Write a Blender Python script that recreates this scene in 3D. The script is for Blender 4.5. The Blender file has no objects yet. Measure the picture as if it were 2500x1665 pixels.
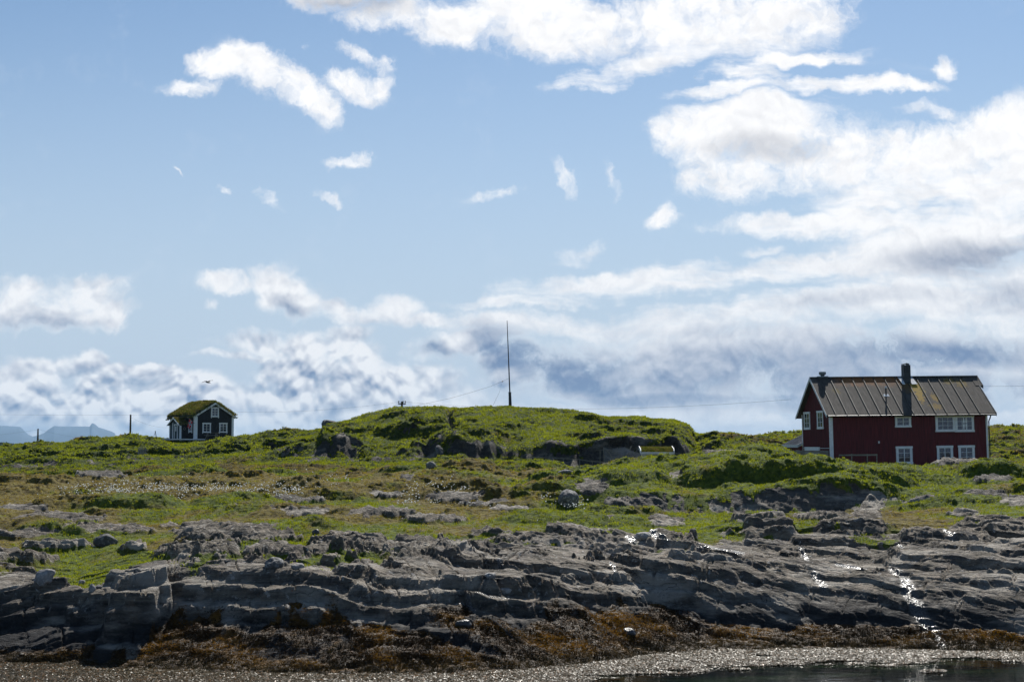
import bpy, bmesh, math, random
import numpy as np
from mathutils import Matrix, Vector, noise as mnoise

random.seed(7)
RNG = np.random.default_rng(11)
SC = bpy.context.scene
COL = SC.collection
R = math.radians

# ------------------------------------------------------------------ camera, world, sun, exposure
F = 3472.2                       # 50 mm on 36 mm, in pixels of a 2500 px wide frame
CX, CY = 1250.0, 832.5
HOR = 1088.0                     # row of the sea horizon
TILT = math.atan((HOR - CY) / F)
EYE = 6.0
cam_d = bpy.data.cameras.new('camera')
cam_d.lens = 50.0
cam_d.sensor_width = 36.0
cam_d.clip_start = 0.3
cam_d.clip_end = 90000.0
cam = bpy.data.objects.new('camera', cam_d)
COL.objects.link(cam)
cam.location = (0, 0, EYE)
cam.rotation_euler = (math.pi / 2 + TILT, 0, 0)
SC.camera = cam


def ray(px, py):
    """direction (world) through a point of the photograph"""
    xc = (px - CX) / F
    yc = (CY - py) / F
    ct, st = math.cos(TILT), math.sin(TILT)
    return Vector((xc, ct - yc * st, st + yc * ct))


def at(px, py, Y):
    d = ray(px, py)
    return Vector((0, 0, EYE)) + d * (Y / d.y)


SUN_EL, SUN_AZ = 47.0, 15.0      # azimuth to the right of the viewing direction
SC.view_settings.view_transform = 'Standard'
SC.view_settings.look = 'None'
SC.view_settings.exposure = 0.45
SC.view_settings.gamma = 1.0

sd = bpy.data.lights.new('sun', 'SUN')
sd.energy = 5.0
sd.angle = R(0.5)
sd.color = (1.0, 0.955, 0.88)
sun = bpy.data.objects.new('sun', sd)
COL.objects.link(sun)
sv = Vector((math.sin(R(SUN_AZ)) * math.cos(R(SUN_EL)), math.cos(R(SUN_AZ)) * math.cos(R(SUN_EL)), math.sin(R(SUN_EL))))
sun.rotation_euler = sv.to_track_quat('Z', 'Y').to_euler()
sun.location = (0, 0, 60)

world = bpy.data.worlds.new('World')
SC.world = world
world.use_nodes = True
WT = world.node_tree
WT.nodes.clear()


class NT:
    """tiny helper round a node tree"""
    def __init__(self, tree, flat=False):
        self.t = tree
        self.flat = flat

    def n(self, kind, **kw):
        nd = self.t.nodes.new(kind)
        for k, v in kw.items():
            setattr(nd, k, v)
        return nd

    def link(self, a, b):
        self.t.links.new(a, b)

    def put(self, sock, v):
        if isinstance(v, bpy.types.NodeSocket):
            self.link(v, sock)
        else:
            sock.default_value = v

    def math(self, op, a, b=None, c=None, clamp=False):
        nd = self.n('ShaderNodeMath', operation=op, use_clamp=clamp)
        self.put(nd.inputs[0], a)
        if b is not None:
            self.put(nd.inputs[1], b)
        if c is not None:
            self.put(nd.inputs[2], c)
        return nd.outputs[0]

    def vmath(self, op, a, b=None):
        nd = self.n('ShaderNodeVectorMath', operation=op)
        self.put(nd.inputs[0], a)
        if b is not None:
            self.put(nd.inputs[1], b)
        return nd.outputs[1] if op in ('LENGTH', 'DISTANCE', 'DOT_PRODUCT') else nd.outputs[0]

    def noise(self, vec, scale, detail=4, rough=0.55, dist=0.0, col=False, lac=2.0):
        nd = self.n('ShaderNodeTexNoise')
        if self.flat:
            nd.noise_dimensions = '2D'
        self.put(nd.inputs['Vector'], vec)
        nd.inputs['Scale'].default_value = scale
        nd.inputs['Detail'].default_value = detail
        nd.inputs['Roughness'].default_value = rough
        nd.inputs['Lacunarity'].default_value = lac
        nd.inputs['Distortion'].default_value = dist
        return nd.outputs[1] if col else nd.outputs[0]

    def smooth(self, v, a, b, lo=0.0, hi=1.0, kind='SMOOTHSTEP'):
        nd = self.n('ShaderNodeMapRange', interpolation_type=kind)
        self.put(nd.inputs[0], v)
        for i, x in enumerate((a, b, lo, hi)):
            self.put(nd.inputs[1 + i], x)
        return nd.outputs[0]

    def mix(self, f, a, b, mode='MIX'):
        nd = self.n('ShaderNodeMix', data_type='RGBA', blend_type=mode)
        self.put(nd.inputs[0], f)
        self.put(nd.inputs[6], a if isinstance(a, bpy.types.NodeSocket) else tuple(a) + (1,))
        self.put(nd.inputs[7], b if isinstance(b, bpy.types.NodeSocket) else tuple(b) + (1,))
        return nd.outputs[2]

    def mapping(self, vec, loc=(0, 0, 0), rot=(0, 0, 0), scale=(1, 1, 1), kind='POINT'):
        nd = self.n('ShaderNodeMapping', vector_type=kind)
        self.put(nd.inputs[0], vec)
        nd.inputs['Location'].default_value = loc
        nd.inputs['Rotation'].default_value = rot
        nd.inputs['Scale'].default_value = scale
        return nd.outputs[0]


def build_world():
    w = NT(WT, True)
    sky = w.n('ShaderNodeTexSky', sky_type='NISHITA')
    sky.sun_disc = False
    sky.sun_elevation = R(SUN_EL)
    sky.sun_rotation = R(SUN_AZ)
    sky.altitude = 0.0
    sky.air_density = 1.0
    sky.dust_density = 0.4
    sky.ozone_density = 1.6
    bg_sky = w.n('ShaderNodeBackground')
    SKYC = sky.outputs[0]
    bg_sky.inputs[1].default_value = SKY_STRENGTH
    tc = w.n('ShaderNodeTexCoord')
    sep = w.n('ShaderNodeSeparateXYZ')
    w.link(tc.outputs['Generated'], sep.inputs[0])
    dx, dy, dz = sep.outputs
    ay = w.math('MAXIMUM', w.math('ABSOLUTE', dy), 0.08)
    cb = w.n('ShaderNodeCombineXYZ')
    w.link(w.math('DIVIDE', dx, ay), cb.inputs[0])
    w.link(w.math('DIVIDE', dz, ay), cb.inputs[1])
    P = cb.outputs[0]
    el0 = w.vmath('DOT_PRODUCT', P, (0, 1, 0))
    # air near the horizon is thick and pale
    sc_ = w.mix(1.0, SKYC, (0.88, 1.0, 1.08), 'MULTIPLY')
    sc_ = w.mix(w.math('MULTIPLY', w.smooth(el0, 0.38, -0.04, 0.0, 1.0), w.smooth(dy, -0.25, 0.35, 0.65, 1.0)), sc_, (6.3, 7.5, 9.2))
    w.link(sc_, bg_sky.inputs[0])
    # domain warp so that the cloud outlines break up
    wn = w.noise(P, 11.0, 3, 0.55, col=True)
    wv = w.vmath('MULTIPLY', w.vmath('SUBTRACT', wn, (0.5, 0.5, 0.5)), (0.036, 0.028, 0.0))
    wf = w.noise(P, 60.0, 7, 0.62, col=True)
    fine = w.vmath('MULTIPLY', w.vmath('SUBTRACT', wf, (0.5, 0.5, 0.5)), (0.016, 0.013, 0.0))
    PW = w.vmath('ADD', w.vmath('ADD', P, wv), fine)
    PS = w.vmath('ADD', P, w.vmath('MULTIPLY', w.vmath('SUBTRACT', wn, (0.5, 0.5, 0.5)), (0.028, 0.02, 0.0)))

    def dirp(px, py):
        d = ray(px, py)
        return (d.x / d.y, d.z / d.y)

    def field(vec, blobs, sm):
        acc = None
        for bi, b in enumerate(blobs):
            if bi % 8 == 7:      # tie the chain together so that the shader compiles in small steps
                cz = w.n('ShaderNodeCombineXYZ')
                w.link(w.math('MULTIPLY', acc, 1e-7), cz.inputs[2])
                vec = w.vmath('ADD', vec, cz.outputs[0])
            px, py, rx, ry = b[:4]
            rot = b[4] if len(b) > 4 else 0.0
            wt = b[5] if len(b) > 5 else 1.0
            u, v = dirp(px, py)
            m = w.mapping(vec, (u, v, 0), (0, 0, R(rot)), (rx / F, ry / F, 1), 'TEXTURE')
            d = w.vmath('LENGTH', m)
            f = w.smooth(d, 1.75, 0.25, 0.0, wt)
            if acc is None:
                acc = f
            else:
                acc = w.math('SMOOTH_MAX', acc, f, sm)
        return acc

    D = field(PW, CLOUDS, 0.12)
    S = field(PS, DARKS, 0.08)
    strat = field(PS, STRATUS, 0.1)
    # fine structure: isotropic puffs plus horizontally drawn-out wisps
    n1 = w.noise(PW, 20.0, 12, 0.70)
    P2 = w.mapping(PS, (0, 0, 0), (0, 0, R(-6)), (0.28, 1.25, 1))
    n2 = w.noise(P2, 26.0, 9, 0.66)
    nmix = w.n('ShaderNodeMix', data_type='FLOAT')
    w.link(strat, nmix.inputs[0]); w.link(n1, nmix.inputs[2]); w.link(n2, nmix.inputs[3])
    low = field(PS, HEAPS, 0.1)
    PWo = w.vmath('ADD', PW, (0.0014, 0.0050, 0.0))
    PSo = w.vmath('ADD', PS, (0.0016, 0.0050, 0.0))
    # billow pattern for the heaped clouds near the horizon
    vo = w.n('ShaderNodeTexVoronoi', feature='SMOOTH_F1', voronoi_dimensions='2D')
    vo.inputs['Scale'].default_value = 26.0
    vo.inputs['Smoothness'].default_value = 0.14
    vo.inputs['Detail'].default_value = 3.0
    vo.inputs['Roughness'].default_value = 0.55
    w.link(w.mapping(PS, scale=(0.85, 1.0, 1)), vo.inputs['Vector'])
    vo.normalize = True
    vo2 = w.n('ShaderNodeTexVoronoi', feature='SMOOTH_F1', voronoi_dimensions='2D')
    vo2.normalize = True
    for k_ in ('Scale', 'Smoothness', 'Detail', 'Roughness'):
        vo2.inputs[k_].default_value = vo.inputs[k_].default_value
    w.link(w.mapping(PSo, scale=(0.85, 1.0, 1)), vo2.inputs['Vector'])
    bil = w.math('SUBTRACT', vo2.outputs['Distance'], vo.outputs['Distance'])
    puff = w.math('SUBTRACT', 1.05, w.math('MULTIPLY', vo.outputs['Distance'], 1.6))
    hm = w.n('ShaderNodeMix', data_type='FLOAT')
    w.link(w.math('MULTIPLY', low, 0.75), hm.inputs[0]); w.link(nmix.outputs[0], hm.inputs[2]); w.link(puff, hm.inputs[3])
    nn = hm.outputs[0]
    dens = w.math('ADD', D, w.math('MULTIPLY', w.math('SUBTRACT', nn, 0.5), 2.5))
    edge = w.smooth(dens, 0.22, 1.08)
    gate = w.smooth(D, 0.0, 0.42)
    alpha = w.math('MULTIPLY', edge, gate)
    # faint veil that is everywhere low in the sky
    front = w.smooth(dy, 0.0, 0.25)
    alpha = w.math('MULTIPLY', alpha, front)
    # relief: brightness rises where the cloud thins towards the sun
    n1o = w.noise(PWo, 30.0, 7, 0.55)
    n1b = w.noise(PW, 30.0, 7, 0.55)
    rel = w.math('MULTIPLY', w.math('SUBTRACT', n1b, n1o), w.math('MULTIPLY_ADD', low, -0.6, 1.15))
    thick = w.smooth(dens, 0.5, 1.3)
    sh = w.math('MULTIPLY', S, w.smooth(dens, 0.35, 0.85))
    sh = w.math('SUBTRACT', sh, rel)
    sh = w.math('ADD', sh, w.math('MULTIPLY', w.math('MULTIPLY', w.math('SUBTRACT', 0.03, bil), low), 6.4))
    sh = w.math('MINIMUM', w.math('MAXIMUM', sh, 0.0), 1.0)
    elev = w.smooth(w.vmath('DOT_PRODUCT', P, (0, 1, 0)), 0.07, 0.20)
    dark = w.mix(elev, (0.19, 0.275, 0.44), (0.46, 0.485, 0.55))
    bright = w.mix(elev, (0.92, 0.94, 0.97), (1.04, 1.04, 1.05))
    ccol = w.mix(sh, bright, dark)
    bg_c = w.n('ShaderNodeBackground')
    w.link(ccol, bg_c.inputs[0])
    bg_c.inputs[1].default_value = 0.74
    ms = w.n('ShaderNodeMixShader')
    w.link(alpha, ms.inputs[0]); w.link(bg_sky.outputs[0], ms.inputs[1]); w.link(bg_c.outputs[0], ms.inputs[2])
    out = w.n('ShaderNodeOutputWorld')
    w.link(ms.outputs[0], out.inputs[0])
    world.cycles.sampling_method = 'MANUAL'
    world.cycles.sample_map_resolution = 512


SKY_STRENGTH = 0.0625
# clouds: (photo x, photo y, half width, half height, turn in degrees, weight) as bearings and elevations
CLOUDS = [
    # small cloud upper left
    (700, 212, 80, 40, -30), (480, 212, 66, 24, 0, .8), (590, 160, 78, 46), (650, 190, 90, 52, -25), (740, 235, 90, 40, -35), (785, 268, 40, 22),
    (850, 218, 85, 38, -15), (925, 225, 42, 28, 30, .9), (870, 148, 55, 18, -30, .72), (938, 178, 24, 30, 0, .65), (500, 150, 40, 24, 0, .66),
    # big cloud along the top
    (860, -20, 200, 55), (1000, 40, 170, 50), (1120, 55, 170, 60), (1300, 30, 230, 85), (1500, 70, 200, 80), (1650, 50, 260, 110), (1800, 60, 250, 100),
    (1980, 70, 120, 45, 20, .8), (1950, 150, 170, 20, 5), (1600, 150, 170, 40, 12), (1430, 190, 100, 30, 5), (1850, -40, 300, 60),
    # lens-shaped cloud
    (1810, 178, 130, 24, -3), (1760, 218, 130, 22, 5), (2000, 212, 180, 22), (2180, 218, 120, 17),
    # great white mass on the right
    (1640, 330, 70, 45, 0, .8), (1760, 320, 150, 75), (1900, 330, 190, 95), (1860, 260, 130, 35), (2050, 380, 200, 90), (1800, 430, 110, 55), (2250, 390, 250, 90),
    (2450, 320, 190, 75, 12), (2450, 440, 250, 110), (2150, 470, 180, 60, 10), (1950, 550, 190, 30), (2150, 545, 180, 45), (2350, 560, 250, 70),
    # long bands
    (1300, 735, 200, 24, 3), (1420, 700, 220, 30, 4), (1650, 690, 280, 40, 4), (1950, 665, 300, 38, 8), (2300, 610, 320, 60, 10), (2480, 680, 200, 70),
    (1350, 790, 300, 32), (1600, 800, 300, 40), (1900, 770, 300, 45, 6), (2250, 740, 320, 60, 8), (2500, 760, 200, 80),
    # dark bank below
    (1170, 830, 150, 34, 12), (1290, 880, 130, 70), (1450, 890, 200, 90), (1700, 890, 280, 95), (2000, 880, 300, 90), (2300, 880, 300, 90), (2600, 880, 250, 100), (1600, 960, 350, 40), (2100, 970, 400, 40),
    # cumulus left of centre
    (70, 720, 95, 46), (190, 715, 100, 52), (130, 765, 170, 40), (255, 765, 60, 34, -20),
    (540, 690, 55, 30), (580, 706, 45, 20, 0, .8), (505, 750, 26, 16, 0, .6), (680, 700, 58, 42), (740, 738, 85, 50, -30), (825, 768, 60, 30, -20), (690, 748, 48, 32),
    (970, 768, 66, 34), (1055, 790, 66, 20), (930, 785, 50, 20, 0, .8),
    # heaps above the horizon
    (600, 835, 130, 26), (560, 865, 100, 14), (770, 850, 110, 34), (840, 835, 80, 34), (720, 900, 120, 50, 0, .9), (905, 880, 40, 45), (930, 960, 260, 55), (1050, 930, 130, 40, 0, .85),
    (240, 875, 36, 22), (120, 905, 220, 32), (330, 905, 110, 22, -8), (60, 950, 200, 55), (250, 960, 160, 60), (400, 970, 130, 55), (560, 980, 160, 50), (720, 970, 180, 60), (850, 985, 200, 60),
    (1030, 1000, 200, 50), (200, 1010, 300, 40), (600, 1030, 400, 40), (1200, 1010, 300, 30), (1500, 1020, 400, 30), (100, 1065, 500, 40), (700, 1075, 500, 50), (1400, 1070, 600, 50), (2200, 1070, 700, 50), (1900, 1030, 400, 35), (2300, 1020, 400, 35),
    # wisps
    (855, 385, 68, 18, 0, .72), (800, 468, 40, 13, -25, .72), (560, 452, 20, 9, -30, .72), (428, 417, 16, 6, -20, .7), (1215, 470, 60, 20, 10, .72), (1362, 435, 18, 50, 25, .72), (1482, 430, 20, 50, 25, .72),
    (1635, 525, 48, 26, 0, .72), (1395, 622, 85, 32, 15, .72), (1880, 617, 60, 15, 8, .72), (2300, 172, 30, 30, 0, .75), (2250, 272, 90, 22, 0, .75), (650, 480, 50, 20, -40, .6), (740, 128, 30, 18, 0, .6),
]
DARKS = [
    (860, 0, 170, 42, 0, .8), (1860, 360, 130, 30, 0, .65), (120, 785, 140, 24, 0, .55), (60, 770, 60, 22, 0, .3), (720, 762, 55, 22, -25, .5),
    (2400, 620, 230, 38, 8, .75), (2480, 720, 130, 40, 0, .5), (1250, 830, 90, 20, 0, .5), (1060, 850, 45, 24, 0, .75),
    (1260, 875, 120, 55, -25, .95), (1400, 915, 220, 70, 0, .9), (1700, 910, 280, 70, 0, .7), (1980, 900, 280, 70, 0, .75), (2250, 865, 320, 42, 0, .9),
    (2300, 945, 300, 40, 0, .75), (1600, 975, 250, 22, 0, .75), (2000, 970, 300, 26, 0, .7), (1850, 820, 250, 22, 0, .35),
    (130, 975, 150, 26, 0, .35), (50, 1040, 260, 22, 0, .35), (740, 915, 70, 24, 0, .3), (860, 985, 200, 22, 0, .2), (2150, 730, 280, 20, 6, .3),
]
STRATUS = [(1900, 190, 500, 90), (1430, 190, 120, 40), (1700, 720, 700, 110, 3), (2300, 640, 500, 130, 6), (2200, 500, 350, 70, 10), (600, 860, 160, 30), (1050, 930, 200, 45), (150, 900, 260, 30), (1800, 1030, 800, 60)]
HEAPS = [(300, 970, 420, 90), (800, 930, 420, 120), (1600, 900, 350, 70, 0, .22), (150, 730, 200, 70, 0, .35), (750, 730, 150, 60, 0, .4)]
build_world()

# ------------------------------------------------------------------ general helpers
def tag(o, label=None, cat=None, group=None, kind=None):
    if label: o['label'] = label
    if cat: o['category'] = cat
    if group: o['group'] = group
    if kind: o['kind'] = kind
    return o


def empty(name, mat, label, cat, group=None):
    o = bpy.data.objects.new(name, None)
    o.empty_display_size = 0.3
    COL.objects.link(o)
    o.matrix_world = mat if isinstance(mat, Matrix) else Matrix.Translation(mat)
    return tag(o, label, cat, group)


class MB:
    """collects shapes and links them as one mesh object"""
    def __init__(self):
        self.v = []; self.f = []; self.mi = []; self.cur = 0

    def _add(self, vs, fs):
        b = len(self.v)
        self.v += [tuple(p) for p in vs]
        for f in fs:
            self.f.append([b + i for i in f]); self.mi.append(self.cur)
        return self

    def box(self, x0, x1, y0, y1, z0, z1):
        vs = [(x0, y0, z0), (x1, y0, z0), (x1, y1, z0), (x0, y1, z0), (x0, y0, z1), (x1, y0, z1), (x1, y1, z1), (x0, y1, z1)]
        return self._add(vs, [(0, 3, 2, 1), (4, 5, 6, 7), (0, 1, 5, 4), (1, 2, 6, 5), (2, 3, 7, 6), (3, 0, 4, 7)])

    def hexa(self, vs):
        """eight corners, bottom ring then top ring"""
        return self._add(vs, [(0, 3, 2, 1), (4, 5, 6, 7), (0, 1, 5, 4), (1, 2, 6, 5), (2, 3, 7, 6), (3, 0, 4, 7)])

    def poly_prism(self, pts, off):
        """polygon extruded by the vector off"""
        n = len(pts)
        off = Vector(off)
        vs = [Vector(p) for p in pts] + [Vector(p) + off for p in pts]
        fs = [tuple(range(n - 1, -1, -1)), tuple(range(n, 2 * n))]
        fs += [(i, (i + 1) % n, n + (i + 1) % n, n + i) for i in range(n)]
        return self._add(vs, fs)

    def bar(self, p, q, w, h=None, up=(0, 0, 1)):
        """rectangular bar from p to q"""
        h = h or w
        p, q = Vector(p), Vector(q)
        d = (q - p).normalized()
        up = Vector(up)
        if abs(d.dot(up)) > 0.98:
            up = Vector((0, 1, 0))
        s = d.cross(up).normalized()
        t = s.cross(d).normalized()
        ring = lambda c: [c - s * w / 2 - t * h / 2, c + s * w / 2 - t * h / 2, c + s * w / 2 + t * h / 2, c - s * w / 2 + t * h / 2]
        return self.hexa(ring(p) + ring(q))

    def tube(self, pts, radii, n=8, cap=True):
        pts = [Vector(p) for p in pts]
        if not isinstance(radii, (list, tuple)):
            radii = [radii] * len(pts)
        vs = []
        up0 = None
        for i, p in enumerate(pts):
            d = (pts[min(i + 1, len(pts) - 1)] - pts[max(i - 1, 0)]).normalized()
            up = Vector((0, 0, 1)) if abs(d.z) < 0.9 else Vector((0, 1, 0))
            s = d.cross(up).normalized(); t = s.cross(d)
            for k in range(n):
                a = 2 * math.pi * k / n
                vs.append(p + (s * math.cos(a) + t * math.sin(a)) * radii[i])
        fs = []
        for i in range(len(pts) - 1):
            for k in range(n):
                fs.append((i * n + k, i * n + (k + 1) % n, (i + 1) * n + (k + 1) % n, (i + 1) * n + k))
        if cap:
            fs.append(tuple(range(n - 1, -1, -1)))
            fs.append(tuple((len(pts) - 1) * n + k for k in range(n)))
        return self._add(vs, fs)

    def lathe(self, c, prof, n=16):
        c = Vector(c)
        return self.tube([c + Vector((0, 0, z)) for r, z in prof], [r for r, z in prof], n)

    def build(self, name, mats, parent=None, smooth=False):
        me = bpy.data.meshes.new(name)
        me.from_pydata([tuple(p) for p in self.v], [], self.f)
        if not isinstance(mats, (list, tuple)):
            mats = [mats]
        for m in mats:
            me.materials.append(m)
        if len(mats) > 1:
            me.polygons.foreach_set('material_index', self.mi)
        if smooth:
            me.polygons.foreach_set('use_smooth', [True] * len(me.polygons))
        bm = bmesh.new(); bm.from_mesh(me)
        bmesh.ops.recalc_face_normals(bm, faces=bm.faces)
        bm.to_mesh(me); bm.free()
        o = bpy.data.objects.new(name, me)
        COL.objects.link(o)
        if parent is not None:
            o.parent = parent
        return o


def np_mesh(name, verts, tris, mats, attrs=None, smooth=False, quads=False):
    me = bpy.data.meshes.new(name)
    k = 4 if quads else 3
    me.vertices.add(len(verts))
    me.vertices.foreach_set('co', np.ascontiguousarray(verts, dtype=np.float32).ravel())
    nf = len(tris)
    me.loops.add(nf * k)
    me.loops.foreach_set('vertex_index', np.ascontiguousarray(tris, dtype=np.int32).ravel())
    me.polygons.add(nf)
    me.polygons.foreach_set('loop_start', np.arange(0, nf * k, k, dtype=np.int32))
    if smooth:
        me.polygons.foreach_set('use_smooth', np.ones(nf, dtype=bool))
    me.update(calc_edges=True)
    for an, arr in (attrs or {}).items():
        a = me.attributes.new(an, 'FLOAT_COLOR', 'POINT')
        a.data.foreach_set('color', np.ascontiguousarray(arr, dtype=np.float32).ravel())
    for m in mats:
        me.materials.append(m)
    o = bpy.data.objects.new(name, me)
    COL.objects.link(o)
    return o


# ---- numpy noise
def _hash(ix, iy, seed):
    h = (ix.astype(np.int64) * 374761393 + iy.astype(np.int64) * 668265263 + seed * 974711) & 0xFFFFFFFF
    h = ((h ^ (h >> 13)) * 1274126177) & 0xFFFFFFFF
    h = (h ^ (h >> 16)) & 0xFFFFFF
    return h.astype(np.float64) / 0xFFFFFF


def gnoise(x, y, seed=0):
    """gradient noise, about -1..1"""
    x0 = np.floor(x); y0 = np.floor(y)
    fx = x - x0; fy = y - y0
    u = fx * fx * fx * (fx * (fx * 6 - 15) + 10); v = fy * fy * fy * (fy * (fy * 6 - 15) + 10)
    def g(ix, iy, dx, dy):
        a = _hash(ix, iy, seed) * 2 * np.pi
        return np.cos(a) * dx + np.sin(a) * dy
    n00 = g(x0, y0, fx, fy); n10 = g(x0 + 1, y0, fx - 1, fy)
    n01 = g(x0, y0 + 1, fx, fy - 1); n11 = g(x0 + 1, y0 + 1, fx - 1, fy - 1)
    return 1.5 * ((n00 * (1 - u) + n10 * u) * (1 - v) + (n01 * (1 - u) + n11 * u) * v)


def fbm(x, y, octv=5, seed=0, gain=0.5, lac=2.03):
    t = 0.0; a = 1.0; s = 0.0
    c, sn = math.cos(0.6), math.sin(0.6)
    for o in range(octv):
        t = t + a * gnoise(x, y, seed + o * 17)
        s += a; a *= gain
        x, y = (c * x - sn * y) * lac + 3.1, (sn * x + c * y) * lac + 1.7
    return t / s


def billow(x, y, octv=4, seed=0, gain=0.5):
    t = 0.0; a = 1.0; s = 0.0
    for o in range(octv):
        t = t + a * (1 - 2 * np.abs(gnoise(x, y, seed + o * 13)))
        s += a; a *= gain
        x, y = (0.8 * x - 0.6 * y) * 2.1 + 5.2, (0.6 * x + 0.8 * y) * 2.1 + 8.3
    return -t / s


def sstep(a, b, x):
    t = np.clip((x - a) / (b - a), 0, 1)
    return t * t * (3 - 2 * t)


# ------------------------------------------------------------------ materials
def new_mat(name):
    m = bpy.data.materials.new(name)
    m.use_nodes = True
    m.node_tree.nodes.clear()
    n = NT(m.node_tree)
    out = n.n('ShaderNodeOutputMaterial')
    return m, n, out


def simple(name, col, rough=0.7, var=0.25, scale=3.0, metal=0.0, spec=0.4, stretch=(1, 1, 1), bump=0.0, bscale=20.0, col2=None):
    m, n, out = new_mat(name)
    p = n.n('ShaderNodeBsdfPrincipled')
    tc = n.n('ShaderNodeTexCoord')
    v = n.mapping(tc.outputs['Object'], scale=stretch)
    f = n.noise(v, scale, 6, 0.6)
    lo = tuple(c * (1 - var) for c in col)
    hi = col2 or tuple(min(1, c * (1 + var)) for c in col)
    n.link(n.mix(n.smooth(f, 0.3, 0.7), lo, hi), p.inputs['Base Color'])
    p.inputs['Roughness'].default_value = rough
    p.inputs['Metallic'].default_value = metal
    p.inputs['Specular IOR Level'].default_value = spec
    if bump:
        b = n.n('ShaderNodeBump'); b.inputs['Strength'].default_value = bump; b.inputs['Distance'].default_value = 0.02
        n.link(n.noise(v, bscale, 5, 0.6), b.inputs['Height']); n.link(b.outputs[0], p.inputs['Normal'])
    n.link(p.outputs[0], out.inputs[0])
    return m

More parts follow.
